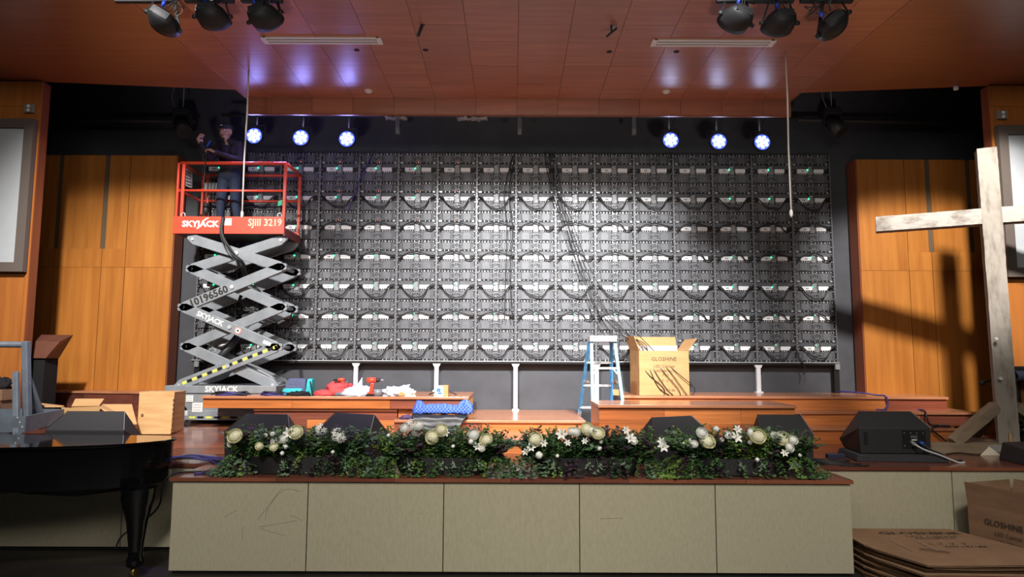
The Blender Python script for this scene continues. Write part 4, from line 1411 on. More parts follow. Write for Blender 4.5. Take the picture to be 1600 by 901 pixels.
rough_beam(MB(), (cx + .1, YX, ZS + .06), (cx + 1.0, YX, ZS + .06), .13, .12, (0, 0, 1), 12, .005, 2.).build('base_beam', M_OLDB, cr)
rough_beam(MB(), (cx + .1, YX - .55, ZS + .06), (cx + .04, YX - .08, ZS + .06), .25, .115, (0, 0, 1), 10, .005, 4.).build('base_beam', M_OLDB, cr)
rough_beam(MB(), (cx, YX + .12, ZS + .06), (cx, YX + 1.0, ZS + .06), .13, .12, (0, 0, 1), 10, .005, 7.).build('base_beam', M_OLDB, cr)
rough_beam(MB(), (cx - .68, YX, ZS + .12), (cx - .12, YX, ZS + .56), .13, .12, (0, 0, 1), 12, .005, 6.).build('brace', M_OLDB, cr)
rough_beam(MB(), (cx + .68, YX, ZS + .12), (cx + .12, YX, ZS + .56), .13, .12, (0, 0, 1), 12, .005, 8.).build('brace', M_OLDB, cr)
rough_beam(MB(), (cx, YX + .68, ZS + .12), (cx, YX + .12, ZS + .56), .13, .12, (0, 0, 1), 10, .005, 3.).build('brace', M_OLDB, cr)
MB().box(cx - .3, cx - .12, YX - .072, YX - .066, ZS + .02, ZS + .1).build('metal_plate', M_ALU, cr)
for dx, h in ((.01, .14), (.07, .08)):
    MB().prism([(cx - .08 + dx, YX - .122, ZS + .11), (cx - .045 + dx, YX - .122, ZS + .11), (cx - .05 + dx, YX - .122, ZS + .11 + h), (cx - .075 + dx, YX - .122, ZS + .12 + h)], (0, .004, 0)).build('bare_wood_chip', M_PLY, cr)
# bits beside it
p = on(1547, 711, ZS)
tag(MB().add([(p.x - .13, p.y - .02, ZS + .002), (p.x + .1, p.y - .04, ZS + .002), (p.x + .12, p.y + .08, ZS + .002), (p.x - .05, p.y + .07, ZS + .002), (p.x + .01, p.y + .02, ZS + .1)], [(0, 1, 4), (1, 2, 4), (2, 3, 4), (3, 0, 4)]).build('folded_paper', mat('cream_paper', (.75, .68, .5), .8), thick=.003), 'creased cream paper tent lying before the cross base', 'paper')
cable('thin dark cable running along the floor in front of the cross', [on(1478, 709, ZS + .008), on(1500, 707, ZS + .008), on(1530, 710, ZS + .008), on(1560, 706, ZS + .008), on(1580, 714, ZS + .008), on(1596, 716, ZS + .008)], .007)
m = thing('microphone', 'small black microphone poking out beside the cross upright', 'microphone', at(1536, 597, 8.9))
MB().sph(at(1535, 598, 8.9), .035, 10, 8).build('head', M_BLKM, m)
MB().cyl(at(1537, 597, 8.9), at(1556, 592, 8.9), .016, .012, 8).build('body', M_BLK, m)
MB().cyl(at(1552, 593, 8.92), V((at(1552, 593, 8.92).x, 8.92, ZS)), .012, n=8).build('stand', M_BLK, m)
gk = thing('keyboard_stand', 'black keyboard and stand in shadow behind the cross', 'stand', (at(1592, 590, 8.9).x + .3, 8.9, ZS))
a = at(1578, 572, 8.85)
MB().box(a.x, a.x + 1.3, 8.8, 9.02, a.z - .17, a.z).build('keyboard', M_BLK, gk, bevel=.01)
MB().grid(lambda u, v: V((a.x + .02 + u * .4, 8.79 - .05 * sin(v * 3) + .02 * noise.noise(V((u * 6, v * 6, 0))), a.z - .06 - v * .13)), 10, 6).build('draped_cloth', mat('dark_blue_cloth', (.03, .03, .06), .9), gk, thick=.01)
for x in (a.x + .12, a.x + 1.2):
    MB().bar((x, 8.9, a.z - .17), (x + .05, 8.95, ZS), .04, .04).build('leg', M_BLK, gk)
M_LEAFP = mat('bright_leaf', (.06, .2, .05), .45, var=.35, nscale=(9, 9, 9))
pt = thing('potted_plant', 'leafy green potted plant half hidden behind the cross', 'plant', V((at(1608, 640, 8.5).x, 8.5, ZS)))
pc = OFF[pt.name]
MB().lathe(pc, [(.0, 0), (.11, 0), (.15, .26), (.0, .25)], 14).build('pot', M_BLKM, pt)
rp_ = random.Random(3)
for k in range(22):
    a = rp_.uniform(0, 2 * pi)
    d = V((cos(a), sin(a), rp_.uniform(.2, 1.2))).normalized()
    b0 = pc + V((0, 0, .25 + rp_.uniform(0, .15)))
    L, wd = rp_.uniform(.2, .3), rp_.uniform(.04, .06)
    s = d.cross(V((0, 0, 1))).normalized()
    MB().grid(lambda u, v: b0 + d * L * (.2 + .8 * v) + s * (u - .5) * 2 * wd * sin(pi * min(1, .08 + v * .92)) + V((0, 0, -.28 * L * v * v + .015 * abs(u - .5))), 2, 6).build('leaf', M_LEAFP, pt)
#@@P4
# ------------------------------------------------------------------ step ladder
M_LBLUE = mat('light_blue_fibreglass', (.16, .42, .58), .5, col2=(.3, .55, .66), nscale=(14, 14, 9))
M_DBLUE = mat('blue_fibreglass', (.05, .28, .62), .5, col2=(.12, .4, .7), nscale=(14, 14, 9))
M_CAPL = mat('ladder_cap_spattered', (.6, .6, .6), .6, col2=(.25, .25, .26), nscale=(25, 25, 25))
A1, C1 = on(927.5, 690, ZS), on(983, 690, ZS)
A1, C1 = V((A1.x, 8.95, 1.03)), V((C1.x, 8.95, 1.03))
B1, D1 = on(905, 646, 1.14), on(955, 646, 1.14)
B1, D1 = V((B1.x - .02, 10.25, 1.14)), V((1.3, 9.9, 1.03))
B1 = V((at(905, 648, 10.1).x, 10.1, 1.18))
A1 = V((at(927, 680, 8.95).x, 8.95, 1.03))
C1 = V((at(982, 680, 8.95).x, 8.95, 0.885))
D1 = V((at(955, 646, 10.1).x, 10.1, 1.03))
ztop = at(942, 533, 9.4).z
A0, C0 = V((at(924, 534, 9.33).x, 9.33, ztop)), V((at(960, 534, 9.33).x, 9.33, ztop))
B0, D0 = V((at(920.5, 535, 9.5).x, 9.5, ztop)), V((at(955, 535, 9.5).x, 9.5, ztop))
ld = thing('step_ladder', 'blue fibreglass step ladder with aluminium steps standing beside the large carton', 'ladder', (1.15, 9.5, 1.03))
for p, q, m in ((A0, A1, M_LBLUE), (C0, C1, M_LBLUE), (B0, B1, M_DBLUE), (D0, D1, M_DBLUE)):
    r_ = MB().bar(p, q, .042, .06, up=(0, 1, 0)).build('rail', m, ld, bevel=.004)
    MB().bar(q + (p - q).normalized() * .07, q, .048, .066, up=(0, 1, 0)).build('foot', M_ALU, r_)
b = MB()
x0, x1 = A0.x - .03, C0.x + .03
b.box(x0, x1, 9.26, 9.58, ztop - .01, ztop + .075)
b.build('top_cap', M_CAPL, ld, bevel=.01)


def lerp_z(p, q, z):
    return p.lerp(q, (z - p.z) / (q.z - p.z))


for py, ya, dd in ((575, 'f', 1), (638, 'f', 0), (566, 'b', 0), (602, 'b', 0), (638, 'b', 0)):
    if ya == 'f':
        z = at(940, py, 9.2).z
        p, q = lerp_z(A0, A1, z), lerp_z(C0, C1, z)
        w = .035
    else:
        z = at(930, py, 9.8).z
        p, q = lerp_z(B0, B1, z), lerp_z(D0, D1, z)
        w = .08
    MB().bar(p, q, w, .028).build('step', M_ALU, ld)
    if dd:
        for a, s in ((q, -1), (p, 1)):
            m_ = V((a.x + s * .07, a.y, z))
            low = lerp_z(C0, C1, z - .1) if s < 0 else lerp_z(A0, A1, z - .1)
            MB().bar(m_, low, .02, .02).build('brace', M_ALU, ld)
zsp = at(930, 597, 9.4).z
for (a0, a1, b0, b1) in ((A0, A1, B0, B1), (C0, C1, D0, D1)):
    p, q = lerp_z(a0, a1, zsp), lerp_z(b0, b1, zsp)
    MB().bar(p, q, .012, .025).build('spreader', M_ALU, ld)
    MB().cyl(p.lerp(q, .5) + V((-.02, 0, 0)), p.lerp(q, .5) + V((.02, 0, 0)), .03, n=10).build('hinge', mat('brass_hinge', (.45, .33, .22), .5, metal=.5), ld)

# ------------------------------------------------------------------ cartons
def carton(name, label, loc, rz, w, d, h, flaps, m, inner, texts=(), t=.007, cat='carton', lean=0.):
    """open carton: front -y; flaps = {side: (length, outward angle)}"""
    root = thing(name, label, cat, loc, rz)
    hw = w / 2
    b = MB()
    b.box(-hw, hw, 0, t, 0, h).box(-hw, hw, d - t, d, 0, h).box(-hw, -hw + t, t, d - t, 0, h).box(hw - t, hw, t, d - t, 0, h).box(-hw, hw, 0, d, 0, t)
    b.build('body', m, root, local=True)
    for s, (ln, an) in flaps.items():
        o_, u_ = sin(an), cos(an)
        if s == 'f':
            e = [(-hw, 0, h), (hw, 0, h)]
            dv = V((0, -o_, u_)) * ln
        elif s == 'b':
            e = [(hw, d, h), (-hw, d, h)]
            dv = V((0, o_, u_)) * ln
        elif s == 'l':
            e = [(-hw, d, h), (-hw, 0, h)]
            dv = V((-o_, 0, u_)) * ln
        else:
            e = [(hw, 0, h), (hw, d, h)]
            dv = V((o_, 0, u_)) * ln
        p, q = V(e[0]), V(e[1])
        n = (q - p).cross(dv).normalized() * -t
        i = (q - p).normalized() * .015
        MB().prism([p, q, q + dv - i, p + dv + i], n, 0).build('flap', m, root, local=True)
    for (s_, sz, x, z, mm_, sx) in texts:
        text(s_, sz, (x, -.0015, z), FRONT, mm_, root, local=True, sx=sx)
    return root


bp = at(1037, 614, 9.98)
bw = (at(1078, 614, 9.98).x - at(999, 614, 9.98).x)
bh = at(1037, 548, 9.98).z - 1.47
ct_ = carton('carton', 'tall open cardboard carton with printed front standing beside the blue ladder', (at(1038.5, 614, 9.98).x, 9.98, 1.471), .05, bw, .6, bh,
             {'l': (.23, .32), 'r': (.22, .62), 'b': (.22, .1)}, M_CARD, M_CARDIN,
             (('GLOSHINE', .078, -.0, bh - .12, M_INK, 1.), ('LED Cabinet', .06, .0, bh - .225, M_INKF, 1.), ('640x480mm', .052, .0, bh - .29, M_INKF, 1.), ('P2.5', .055, .02, bh - .35, M_INKF, 1.), ('I  T  Y  T', .06, .02, .2, M_INKF, 1.), ('NO.157186', .048, .04, .075, M_INK, 1.)))
MB().box(-bw / 2 + .012, bw / 2 - .012, .52, .54, bh - .2, bh + .085).build('foam_sheet', M_CARDIN, ct_, local=True)
MB().box(-bw / 2 - .0015, -bw / 2, .2, .215, bh - .2, bh - .06).build('arrow_print', M_INKF, ct_, local=True)
q = at(963, 617, 10.05)
tag(MB().box(q.x - .06, q.x + .03, 10.0, 10.12, 1.4705, 1.55).build('wood_offcut', M_PLY), 'small brown wood offcut on the top step behind the ladder', 'wood block')

# open carton lying on the piano side with flaps up, behind the monitor
c0 = on(150, 672, .93)
oc = thing('carton', 'open low cardboard carton with raised flaps between the plinth and the monitor', 'carton', (at(135, 660, 8.9).x, 8.9, .955))


def card_quad(root, pts, name='flap', m=None):
    P4 = [V(p) for p in pts]
    n = (P4[1] - P4[0]).cross(P4[2] - P4[0]).normalized() * .006
    MB().prism(P4, n).build(name, m or M_CARD, root)


zf = 1.0
Yc = 8.6


def G(px, py, Y=Yc):
    return at(px, py, Y)


card_quad(oc, [V((G(95, 640).x, 8.6, zf)), V((G(155, 640).x, 8.5, zf)), G(155, 640, 8.5), G(97, 636, 8.6)], 'side')
card_quad(oc, [V((G(95, 640).x, 8.6, zf)), V((G(100, 640, 9.2).x, 9.2, 1.03)), G(100, 634, 9.2), G(97, 636, 8.6)], 'side')
card_quad(oc, [V((G(155, 640).x, 8.5, zf)), V((G(160, 640, 9.15).x, 9.15, 1.03)), G(160, 632, 9.15), G(155, 640, 8.5)], 'side')
card_quad(oc, [V((G(100, 640, 9.2).x, 9.2, 1.03)), V((G(160, 640, 9.15).x, 9.15, 1.03)), G(158, 634, 9.15), G(112, 636, 9.2)], 'side')
card_quad(oc, [G(112, 635, 9.2), G(155, 634, 9.15), G(163, 623, 9.25), G(118, 623, 9.3)])
card_quad(oc, [G(97, 636, 8.6), G(100, 634, 9.2), G(64, 630, 9.1), G(70, 636, 8.6)])
card_quad(oc, [G(156, 636, 8.5), G(160, 631, 9.1), G(206, 631, 9.0), G(214, 662, 8.5), G(190, 664, 8.4)])
# plywood crate
pc0, pc1 = at(215, 640, 9.1).x, at(271, 640, 9.1).x
pz = 1.0
zt_ = at(240, 612, 9.1).z
pcr = thing('plywood_crate', 'upright plywood box with a knotty front beside the lift wheel', 'crate', ((pc0 + pc1) / 2, 9.25, pz - .01))
MB().prism([(pc0 + .01, 9.1, pz - .01), (pc1 - .02, 9.1, pz - .01), (pc1 - .005, 9.12, zt_), (pc0, 9.12, zt_)], (0, .016, 0)).build('front_panel', M_PLY, pcr)
MB().box(pc0 + .01, pc1 - .02, 9.44, 9.456, pz, zt_).build('back_panel', M_PLY, pcr)
MB().box(pc0 + .01, pc1 - .02, 9.14, 9.44, pz, pz + .016).build('bottom_panel', M_PLY, pcr)
MB().box(pc0, pc1 - .01, 9.135, 9.45, zt_ - .016, zt_).build('top_panel', M_PLY, pcr)
for x in (pc0 + .01, pc1 - .03):
    MB().box(x, x + .016, 9.138, 9.44, pz + .016, zt_ - .017).build('side_panel', M_PLY, pcr)
for k in range(7):
    MB().box(pc1 - .016, pc1 - .004, 9.1, 9.125, pz + .06 + k * .06, pz + .085 + k * .06).build('finger_joint', mat('ply_edge', (.25, .15, .07), .8), pcr)
MB().cyl((at(222, 648, 9.1).x, 9.098, at(222, 648, 9.1).z), (at(222, 648, 9.1).x, 9.105, at(222, 648, 9.1).z), .018, n=10).build('knot', mat('ply_knot', (.22, .11, .05), .8), pcr)
for i, (px, py, a, lb) in enumerate(((212, 668, .1, 'white paper sheet on the floor before the plywood box'), (204, 676, -.3, 'white plastic sheet on the floor between the piano lid and carton'), (228, 669, .3, 'small white paper on the floor right under the plywood box'))):
    c = on(px, py, .93)
    R2 = Matrix.Rotation(a, 3, 'Z')
    zb_ = ZS + max(0, (c.y - 8.1) * .1) + .012
    tag(MB().grid(lambda u, v: V((c.x, min(c.y, 8.75), zb_)) + R2 @ V(((u - .5) * .32, (v - .5) * .22, .025 * noise.noise(V((u * 4, v * 4, i))) + .012)), 6, 5).build('paper_sheet', M_WHITE, thick=.003), lb, 'paper')

# flattened cartons and an open carton down by the stage front
FX0, FX1 = 3.28, 4.78
flat = []
r3 = random.Random(4)
zz = .0
NS = 11
for i in range(NS):
    h = .027
    dx, dy = r3.uniform(-.03, .03), r3.uniform(-.05, .04)
    x0, x1 = FX0 + dx + (.02), FX1 + dx + (.06 if i == 3 else 0)
    y0, y1 = 5.98 + dy, 7.2 + dy * .3
    sag = r3.uniform(.0, .03)

    def top(u, v, x0=x0, x1=x1, y0=y0, y1=y1, z=zz, s=sag, i=i):
        x1_ = 4.9 - .42 * v + (x1 - FX1) * .5
        return V((x0 + (x1_ - x0) * u, y0 + (y1 - y0) * v, z + .004 + s * .25 * sin(u * 5 + i) * (1 - v)))
    cut = .26 + r3.uniform(-.06, .06)

    def shaped(u, v):
        p = top(u, v)
        k = max(0, 1 - v / .45)
        p.x += cut * 1.4 * k * max(0, 1 - u * 2.2) * .62
        return p
    root = thing('flattened_carton', f'flattened brown carton, {ORD[NS - 1 - i]} from the top of the stack below the stage', 'carton', (x0 + .7, 6.7, zz), 0, 'flattened cartons stacked below the stage')
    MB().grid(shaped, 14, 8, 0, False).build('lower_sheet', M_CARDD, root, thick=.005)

    def upper(u, v):
        p = shaped(u, v) + V((0, 0, .011))
        return p
    sp = .52
    MB().grid(lambda u, v: upper(u, v * .5), 14, 5, 0, False).build('front_flap', M_CARDD, root, thick=.005)
    MB().grid(lambda u, v: upper(u, .51 + v * .49), 14, 5, 0, False).build('back_flap', M_CARDD, root, thick=.005)
    zz += h
    if i == NS - 1:
        zt2 = zz - .02 + .019
        text('GLOSHINE', .1, (4.05, 6.98, zt2 + .003), (0, 0, 0), M_INK, root, sx=1.7)
        text('LED Cabinet', .06, (4.1, 6.86, zt2 + .003), (0, 0, 0), M_INKF, root, sx=1.6)
        text('640x480mm', .05, (4.1, 6.79, zt2 + .003), (0, 0, 0), M_INKF, root, sx=1.6)
        text('I  T  Y  T', .06, (4.1, 6.6, zt2 + .003), (0, 0, 0), M_INKF, root, sx=1.6)
        text('NO.157186', .05, (4.2, 6.5, zt2 + .003), (0, 0, 0), M_INK, root, sx=1.6)
        for xx in (3.62, 3.85):
            MB().box(xx, xx + .006, 6.36, 6.72, zt2 + .001, zt2 + .004).build('crease', mat('crease_light', (.42, .29, .2), .8), root)
        MB().bar((3.72, 6.42, zt2 + .004), (3.92, 6.3, zt2 + .004), .014, .003).build('slit', M_INK, root)
big = thing('carton', 'open brown printed carton standing on the floor at the stage corner', 'carton', (5.25, 6.6, 0))
bl, br_ = at(1492, 765, 7.15), at(1612, 815, 6.2)
A = V((4.58, 7.03, 0))
Bv = V((4.97, 5.93, 0))
dirn = (Bv - A).normalized()
nrm = V((-dirn.y, dirn.x, 0)) * -1
nrm = V((.945, .325, 0))
hb_, hf_ = .58, .2
A_, B_ = A, Bv
C_, D_ = B_ + nrm * .62, A_ + nrm * .62


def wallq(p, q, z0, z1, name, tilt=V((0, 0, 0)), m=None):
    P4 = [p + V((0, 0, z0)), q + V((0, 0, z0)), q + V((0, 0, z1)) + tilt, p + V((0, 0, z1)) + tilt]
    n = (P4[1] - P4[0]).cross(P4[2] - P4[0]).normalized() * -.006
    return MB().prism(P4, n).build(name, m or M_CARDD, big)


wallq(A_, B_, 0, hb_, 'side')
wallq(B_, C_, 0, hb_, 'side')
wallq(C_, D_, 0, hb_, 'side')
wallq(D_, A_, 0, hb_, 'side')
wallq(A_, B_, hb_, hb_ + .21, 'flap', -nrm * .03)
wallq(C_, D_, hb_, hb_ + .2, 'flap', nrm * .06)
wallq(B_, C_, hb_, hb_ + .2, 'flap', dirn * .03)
wallq(D_, A_, hb_, hb_ + .2, 'flap', -dirn * .01)
ang = atan2(dirn.y, dirn.x)
for s_, sz, t_, z_, mm_ in (('GLOSHINE', .078, .3, .44, M_INK), ('LED Cabinet', .05, .34, .35, M_INKF), ('640x480mm', .045, .34, .28, M_INKF)):
    c = A_.lerp(B_, t_) + V((0, 0, z_)) - nrm * .008
    text(s_, sz, c, (pi / 2, 0, ang), mm_, big)
pb_ = D_.lerp(A_, .55) + V((0, -.25, hb_ - .02))
tag(MB().sph(pb_, (.13, .12, .1), 12, 8).build('plastic_wrap', mat('clear_plastic', (.75, .75, .75), .15, alpha=.55, spec=.8)), 'crumpled clear plastic wrap inside the open brown carton', 'plastic')

# ------------------------------------------------------------------ tools on the long platform
ZT = 1.47


def lump(c, r, amp, freq, seed, n=28, flat_=.0):
    b = MB()
    b.sph((0, 0, 0), 1, n, n // 2)
    out = []
    for v in b.v:
        d = v.normalized()
        k = 1 + amp * (noise.noise(d * freq + V((seed, 0, 0))) + .6 * abs(noise.noise(d * freq * 2.3 + V((0, seed, 0)))))
        p = V((d.x * r[0] * k, d.y * r[1] * k, d.z * r[2] * k))
        p.z = max(p.z, -r[2] * .55)
        out.append(V(c) + p + V((0, 0, r[2] * .55)))
    b.v = out
    return b


def T(px, Y=9.7):
    return at(px, 610, Y).x


M_TEAL = mat('teal_fabric', (.02, .42, .46), .7, var=.2)
M_NAVYF = mat('slate_mesh_fabric', (.075, .085, .16), .8, var=.2, nscale=(40, 40, 40))
t = thing('tool_bag', 'teal and slate cooler bag standing on the long platform beside the lift', 'bag', (T(467), 9.66, ZT))
x0, x1 = T(446), T(481)
MB().hexa([(x0, 9.55, ZT), (x1, 9.55, ZT), (x1, 9.75, ZT), (x0, 9.75, ZT), (x0 + .06, 9.6, ZT + .235), (x1 - .0, 9.6, ZT + .235), (x1, 9.74, ZT + .235), (x0 + .07, 9.74, ZT + .235)]).build('body', M_NAVYF, t, bevel=.02)
MB().hexa([(x0 - .01, 9.53, ZT + .01), (x1 - .02, 9.53, ZT + .01), (x1 - .02, 9.56, ZT + .01), (x0, 9.56, ZT + .01), (x0 + .015, 9.55, ZT + .1), (x1 - .04, 9.55, ZT + .1), (x1 - .04, 9.58, ZT + .1), (x0 + .02, 9.58, ZT + .1)]).build('front_pocket', M_TEAL, t, bevel=.012)
MB().hexa([(x1, 9.55, ZT), (x1 + .09, 9.58, ZT), (x1 + .09, 9.74, ZT), (x1, 9.74, ZT), (x1 + .02, 9.59, ZT + .23), (x1 + .085, 9.6, ZT + .23), (x1 + .085, 9.74, ZT + .23), (x1 + .02, 9.74, ZT + .23)]).build('side_panel', M_TEAL, t, bevel=.012)
MB().tube(smooth_pts([(x1 + .07, 9.55, ZT + .2), (x1 + .1, 9.53, ZT + .1), (x1 + .12, 9.52, ZT + .01)], 4), .01, 5).build('strap', M_BLK, t)
tag(lump((T(474), 9.5, ZT), (.15, .06, .04), .5, 3, 5).build('cable_reel', M_BLKM), 'small heap of black straps lying before the teal bag', 'strap')
M_REDF = mat('red_cloth', (.55, .06, .06), .75, var=.25)
t = thing('red_bag', 'crumpled red tool bag on the long platform between teal bag and drill', 'bag', (T(528), 9.7, ZT))
lump((T(530), 9.7, ZT), (.2, .12, .11), .55, 2.2, 2).build('body', M_REDF, t)
lump((T(510), 9.62, ZT), (.14, .07, .05), .5, 2.6, 12).build('sleeve', M_REDF, t)
lump((T(537), 9.6, ZT), (.11, .05, .035), .3, 2.6, 9).build('grey_lining', M_GPAINT, t)
MB().bar((T(522), 9.7, ZT + .2), (T(545), 9.7, ZT + .185), .04, .02).build('zip_band', M_GPAINT, t)
t = thing('impact_driver', 'small red impact driver lying on top of the red bag', 'tool', (T(533), 9.7, ZT + .165))
MB().cyl((T(528), 9.68, ZT + .215), (T(539), 9.68, ZT + .22), .026, .022, 10).build('motor_housing', M_RED, t)
MB().cyl((T(521), 9.68, ZT + .21), (T(528), 9.68, ZT + .215), .008, .02, 8).build('chuck', M_BLK, t)
MB().bar((T(535), 9.68, ZT + .2), (T(537), 9.66, ZT + .15), .03, .03).build('grip', M_RED, t)
M_BAG = mat('white_plastic_bag', (.62, .68, .80), .35, var=.12)
b = lump((T(563), 9.56, ZT), (.17, .1, .085), .75, 3, 21)
tag(b.prism([(T(556), 9.58, ZT + .08), (T(569), 9.56, ZT + .08), (T(568), 9.6, ZT + .26)], (0, .03, 0)).build('plastic_bag', M_BAG), 'pale blue-white plastic bag with a raised peak beside the red bag', 'plastic bag')
tag(lump((T(622), 9.6, ZT), (.2, .09, .075), .9, 3.6, 33, 36).build('plastic_wrap', mat('crumpled_white_plastic', (.72, .76, .85), .35, var=.1)), 'heap of crumpled white plastic beside the grey tape roll', 'plastic')
t = thing('cordless_drill', 'red cordless drill standing upright on its battery', 'drill', (T(579), 9.52, ZT))
x = T(580, 9.52)
MB().box(x - .06, x + .08, 9.48, 9.56, ZT, ZT + .05).build('battery', M_BLK, t, bevel=.006)
MB().box(x - .06, x + .08, 9.478, 9.562, ZT + .035, ZT + .055).build('battery_top', M_RED, t)
MB().bar((x - .005, 9.52, ZT + .05), (x + .02, 9.52, ZT + .18), .04, .05, up=(1, 0, 0)).build('grip', M_RED, t, bevel=.008)
MB().cyl((x - .06, 9.52, ZT + .215), (x + .07, 9.52, ZT + .22), .042, .038, 14).build('motor_housing', M_RED, t)
MB().cyl((x + .07, 9.52, ZT + .22), (x + .12, 9.52, ZT + .222), .034, .022, 12).build('chuck', M_GREYD, t)
MB().cyl((x + .12, 9.52, ZT + .222), (x + .17, 9.52, ZT + .223), .008, .006, 6).build('drill_bit', M_ALU, t)
t = thing('tape_roll', 'roll of grey duct tape on the platform right of the drill', 'tape', (T(595), 9.5, ZT))
MB().lathe((T(595), 9.5, ZT), [(.035, 0), (.058, 0), (.058, .095), (.035, .095), (.035, 0)], 20).build('tape', mat('duct_tape', (.22, .225, .24), .4), t)
t = thing('small_carton', 'flat cream carton lying beside the crumpled white plastic', 'carton', (T(645), 9.52, ZT))
MB().box(T(637), T(653), 9.48, 9.58, ZT, ZT + .075).build('body', mat('cream_card', (.75, .68, .52), .8), t)
for k in range(4):
    MB().box(T(646) + k * .018, T(646) + k * .018 + .01, 9.479, 9.48, ZT + .02, ZT + .05).build('print_mark', M_INKF, t)
tag(lump((T(631), 9.5, ZT), (.045, .03, .035), .6, 3, 6).build('tape_scrap', M_CARD), 'small brown crumpled scrap beside the cream carton', 'scrap')
t = thing('small_carton', 'small cardboard box with a blue printed label on the platform end', 'carton', (T(691), 9.6, ZT))
R2 = Matrix.Rotation(.5, 3, 'Z')
MB().box(T(681), T(694), 9.56, 9.7, ZT, ZT + .145).build('label_side', mat('label_card', (.72, .64, .5), .8), t)
MB().box(T(694) + .001, T(701.5), 9.565, 9.7, ZT, ZT + .15).build('plain_side', M_CARD, t)
MB().box(T(684), T(690), 9.558, 9.56, ZT + .06, ZT + .11).build('blue_print', mat('blue_print', (.05, .2, .5), .6), t)
MB().box(T(686), T(692), 9.558, 9.56, ZT + .03, ZT + .055).build('blue_print', MATS['blue_print'], t)
cable('black cable curling on the platform behind the small labelled box', [V((T(668), 9.9, ZT + .008)), V((T(674), 9.85, ZT + .03)), V((T(684), 9.82, ZT + .06)), V((T(700), 9.84, ZT + .05)), V((T(712), 9.86, ZT + .008))], .008)
rb = random.Random(8)
for i, (x0, x1, y, lb) in enumerate(((338, 402, 9.5, 'violet-blue cable coil lying on the platform before the lift lettering'), (412, 452, 9.55, 'violet-blue cable coil lying between the lift and teal bag'))):
    t = thing('cable_coil', lb, 'cable', (T((x0 + x1) / 2), y, ZT))
    for k in range(6):
        m_ = (T(x0) + T(x1)) / 2
        hw = (T(x1) - T(x0)) / 2 * rb.uniform(.6, 1)
        MB().tube(smooth_pts([(m_ + cos(a) * hw + rb.uniform(-.03, .03), y + sin(a) * .06 + rb.uniform(-.02, .02), ZT + .01 + k * .008 + .006 * sin(3 * a)) for a in [j * .7 for j in range(10)]], 3), .009, 5).build('strand', (M_CABLEB, M_CABLEB, M_CABLE)[k % 3], t)

# blue plaid shirt on a black jacket, over the step corner
def plaid():
    m = mat('blue_plaid', (.03, .09, .45), .85)
    nt = m.node_tree
    bs = nt.nodes['Principled BSDF']
    tc = nt.nodes.new('ShaderNodeTexCoord')
    src = None
    mx = None
    ck = nt.nodes.new('ShaderNodeTexChecker')
    ck.inputs['Scale'].default_value = 42
    ck.inputs['Color1'].default_value = (.025, .07, .42, 1)
    ck.inputs['Color2'].default_value = (.12, .22, .65, 1)
    nt.links.new(tc.outputs['Object'], ck.inputs['Vector'])
    nt.links.new(ck.outputs['Color'], bs.inputs['Base Color'])
    return m


M_PLAID = plaid()
JX0, JX1 = at(648, 645, 9.3).x, at(736, 645, 9.3).x
zj = 1.18
M_JKT = mat('black_puffer_jacket', (.022, .022, .024), .45, var=.3, nscale=(12, 12, 12))


def jk(u, v):
    x = JX0 - .03 + (JX1 - JX0 - .02) * u
    f = (v - .45) / .55
    if f < 0:
        p = V((x, 9.22 + .1 * (-f) + .0, zj + .05 + .012 * noise.noise(V((u * 6, v * 5, 1)))))
    else:
        k = 1 - .62 * f
        cx = JX0 + (JX1 - JX0) * .54
        p = V((cx + (x - cx) * k, 9.155 - .05 * sin(f * 2.2), zj + .05 - .30 * f))
        p.y -= .009 * abs(sin(f * 13)) + .012
    return p + V((0, .0, .03 * noise.noise(V((u * 5, v * 5, 4)))))


tag(MB().grid(jk, 26, 30).build('puffer_jacket', M_JKT, thick=.02), 'black quilted jacket hanging over the step edge under the plaid shirt', 'jacket')


def sh(u, v):
    a = pi * v
    r1 = .075 + .02 * noise.noise(V((u * 5, v * 3, 2))) + .035 * (u > .72) * sin((u - .72) / .28 * pi) + .02 * (u < .12)
    return V((JX0 + .02 + (JX1 - JX0 + .0) * u, 9.32 - cos(a) * .085, zj + .085 + sin(a) * r1 * 1.55 + .012 * noise.noise(V((u * 14, v * 9, 7)))))


t = thing('plaid_shirt', 'blue plaid shirt bundled on top of the black jacket', 'shirt', ((JX0 + JX1) / 2, 9.32, zj + .08))
MB().grid(sh, 44, 14).build('folded_body', M_PLAID, t, thick=.012)
lump((JX1 - .08, 9.29, zj + .07), (.09, .06, .1), .5, 3, 40).build('sleeve', M_PLAID, t)
lump((JX0 + .06, 9.29, zj + .07), (.08, .06, .075), .5, 3, 44).build('sleeve', M_PLAID, t)
tag(lump((JX0 - .1, 9.3, zj), (.09, .05, .035), .6, 3, 52).build('dark_cloth', mat('purple_cloth', (.09, .05, .13), .8)), 'small dark purple cloth on the step left of the black jacket', 'cloth')

# ------------------------------------------------------------------ flower boxes on the apron
M_TROUGH = mat('black_ribbed_trough', (.012, .012, .013), .42)
LEAF = [mat('leaf_dark_green', (.035, .085, .028), .5), mat('leaf_green', (.07, .155, .042), .5), mat('leaf_yellow_green', (.17, .27, .05), .5), mat('leaf_plum', (.05, .024, .036), .5), mat('leaf_grey_green', (.13, .2, .12), .5)]
M_ROSE = mat('cream_petal', (.9, .87, .63), .6)
M_PETW = mat('white_petal', (.9, .9, .85), .6)
M_STAM = mat('yellow_green_centre', (.4, .38, .1), .6)


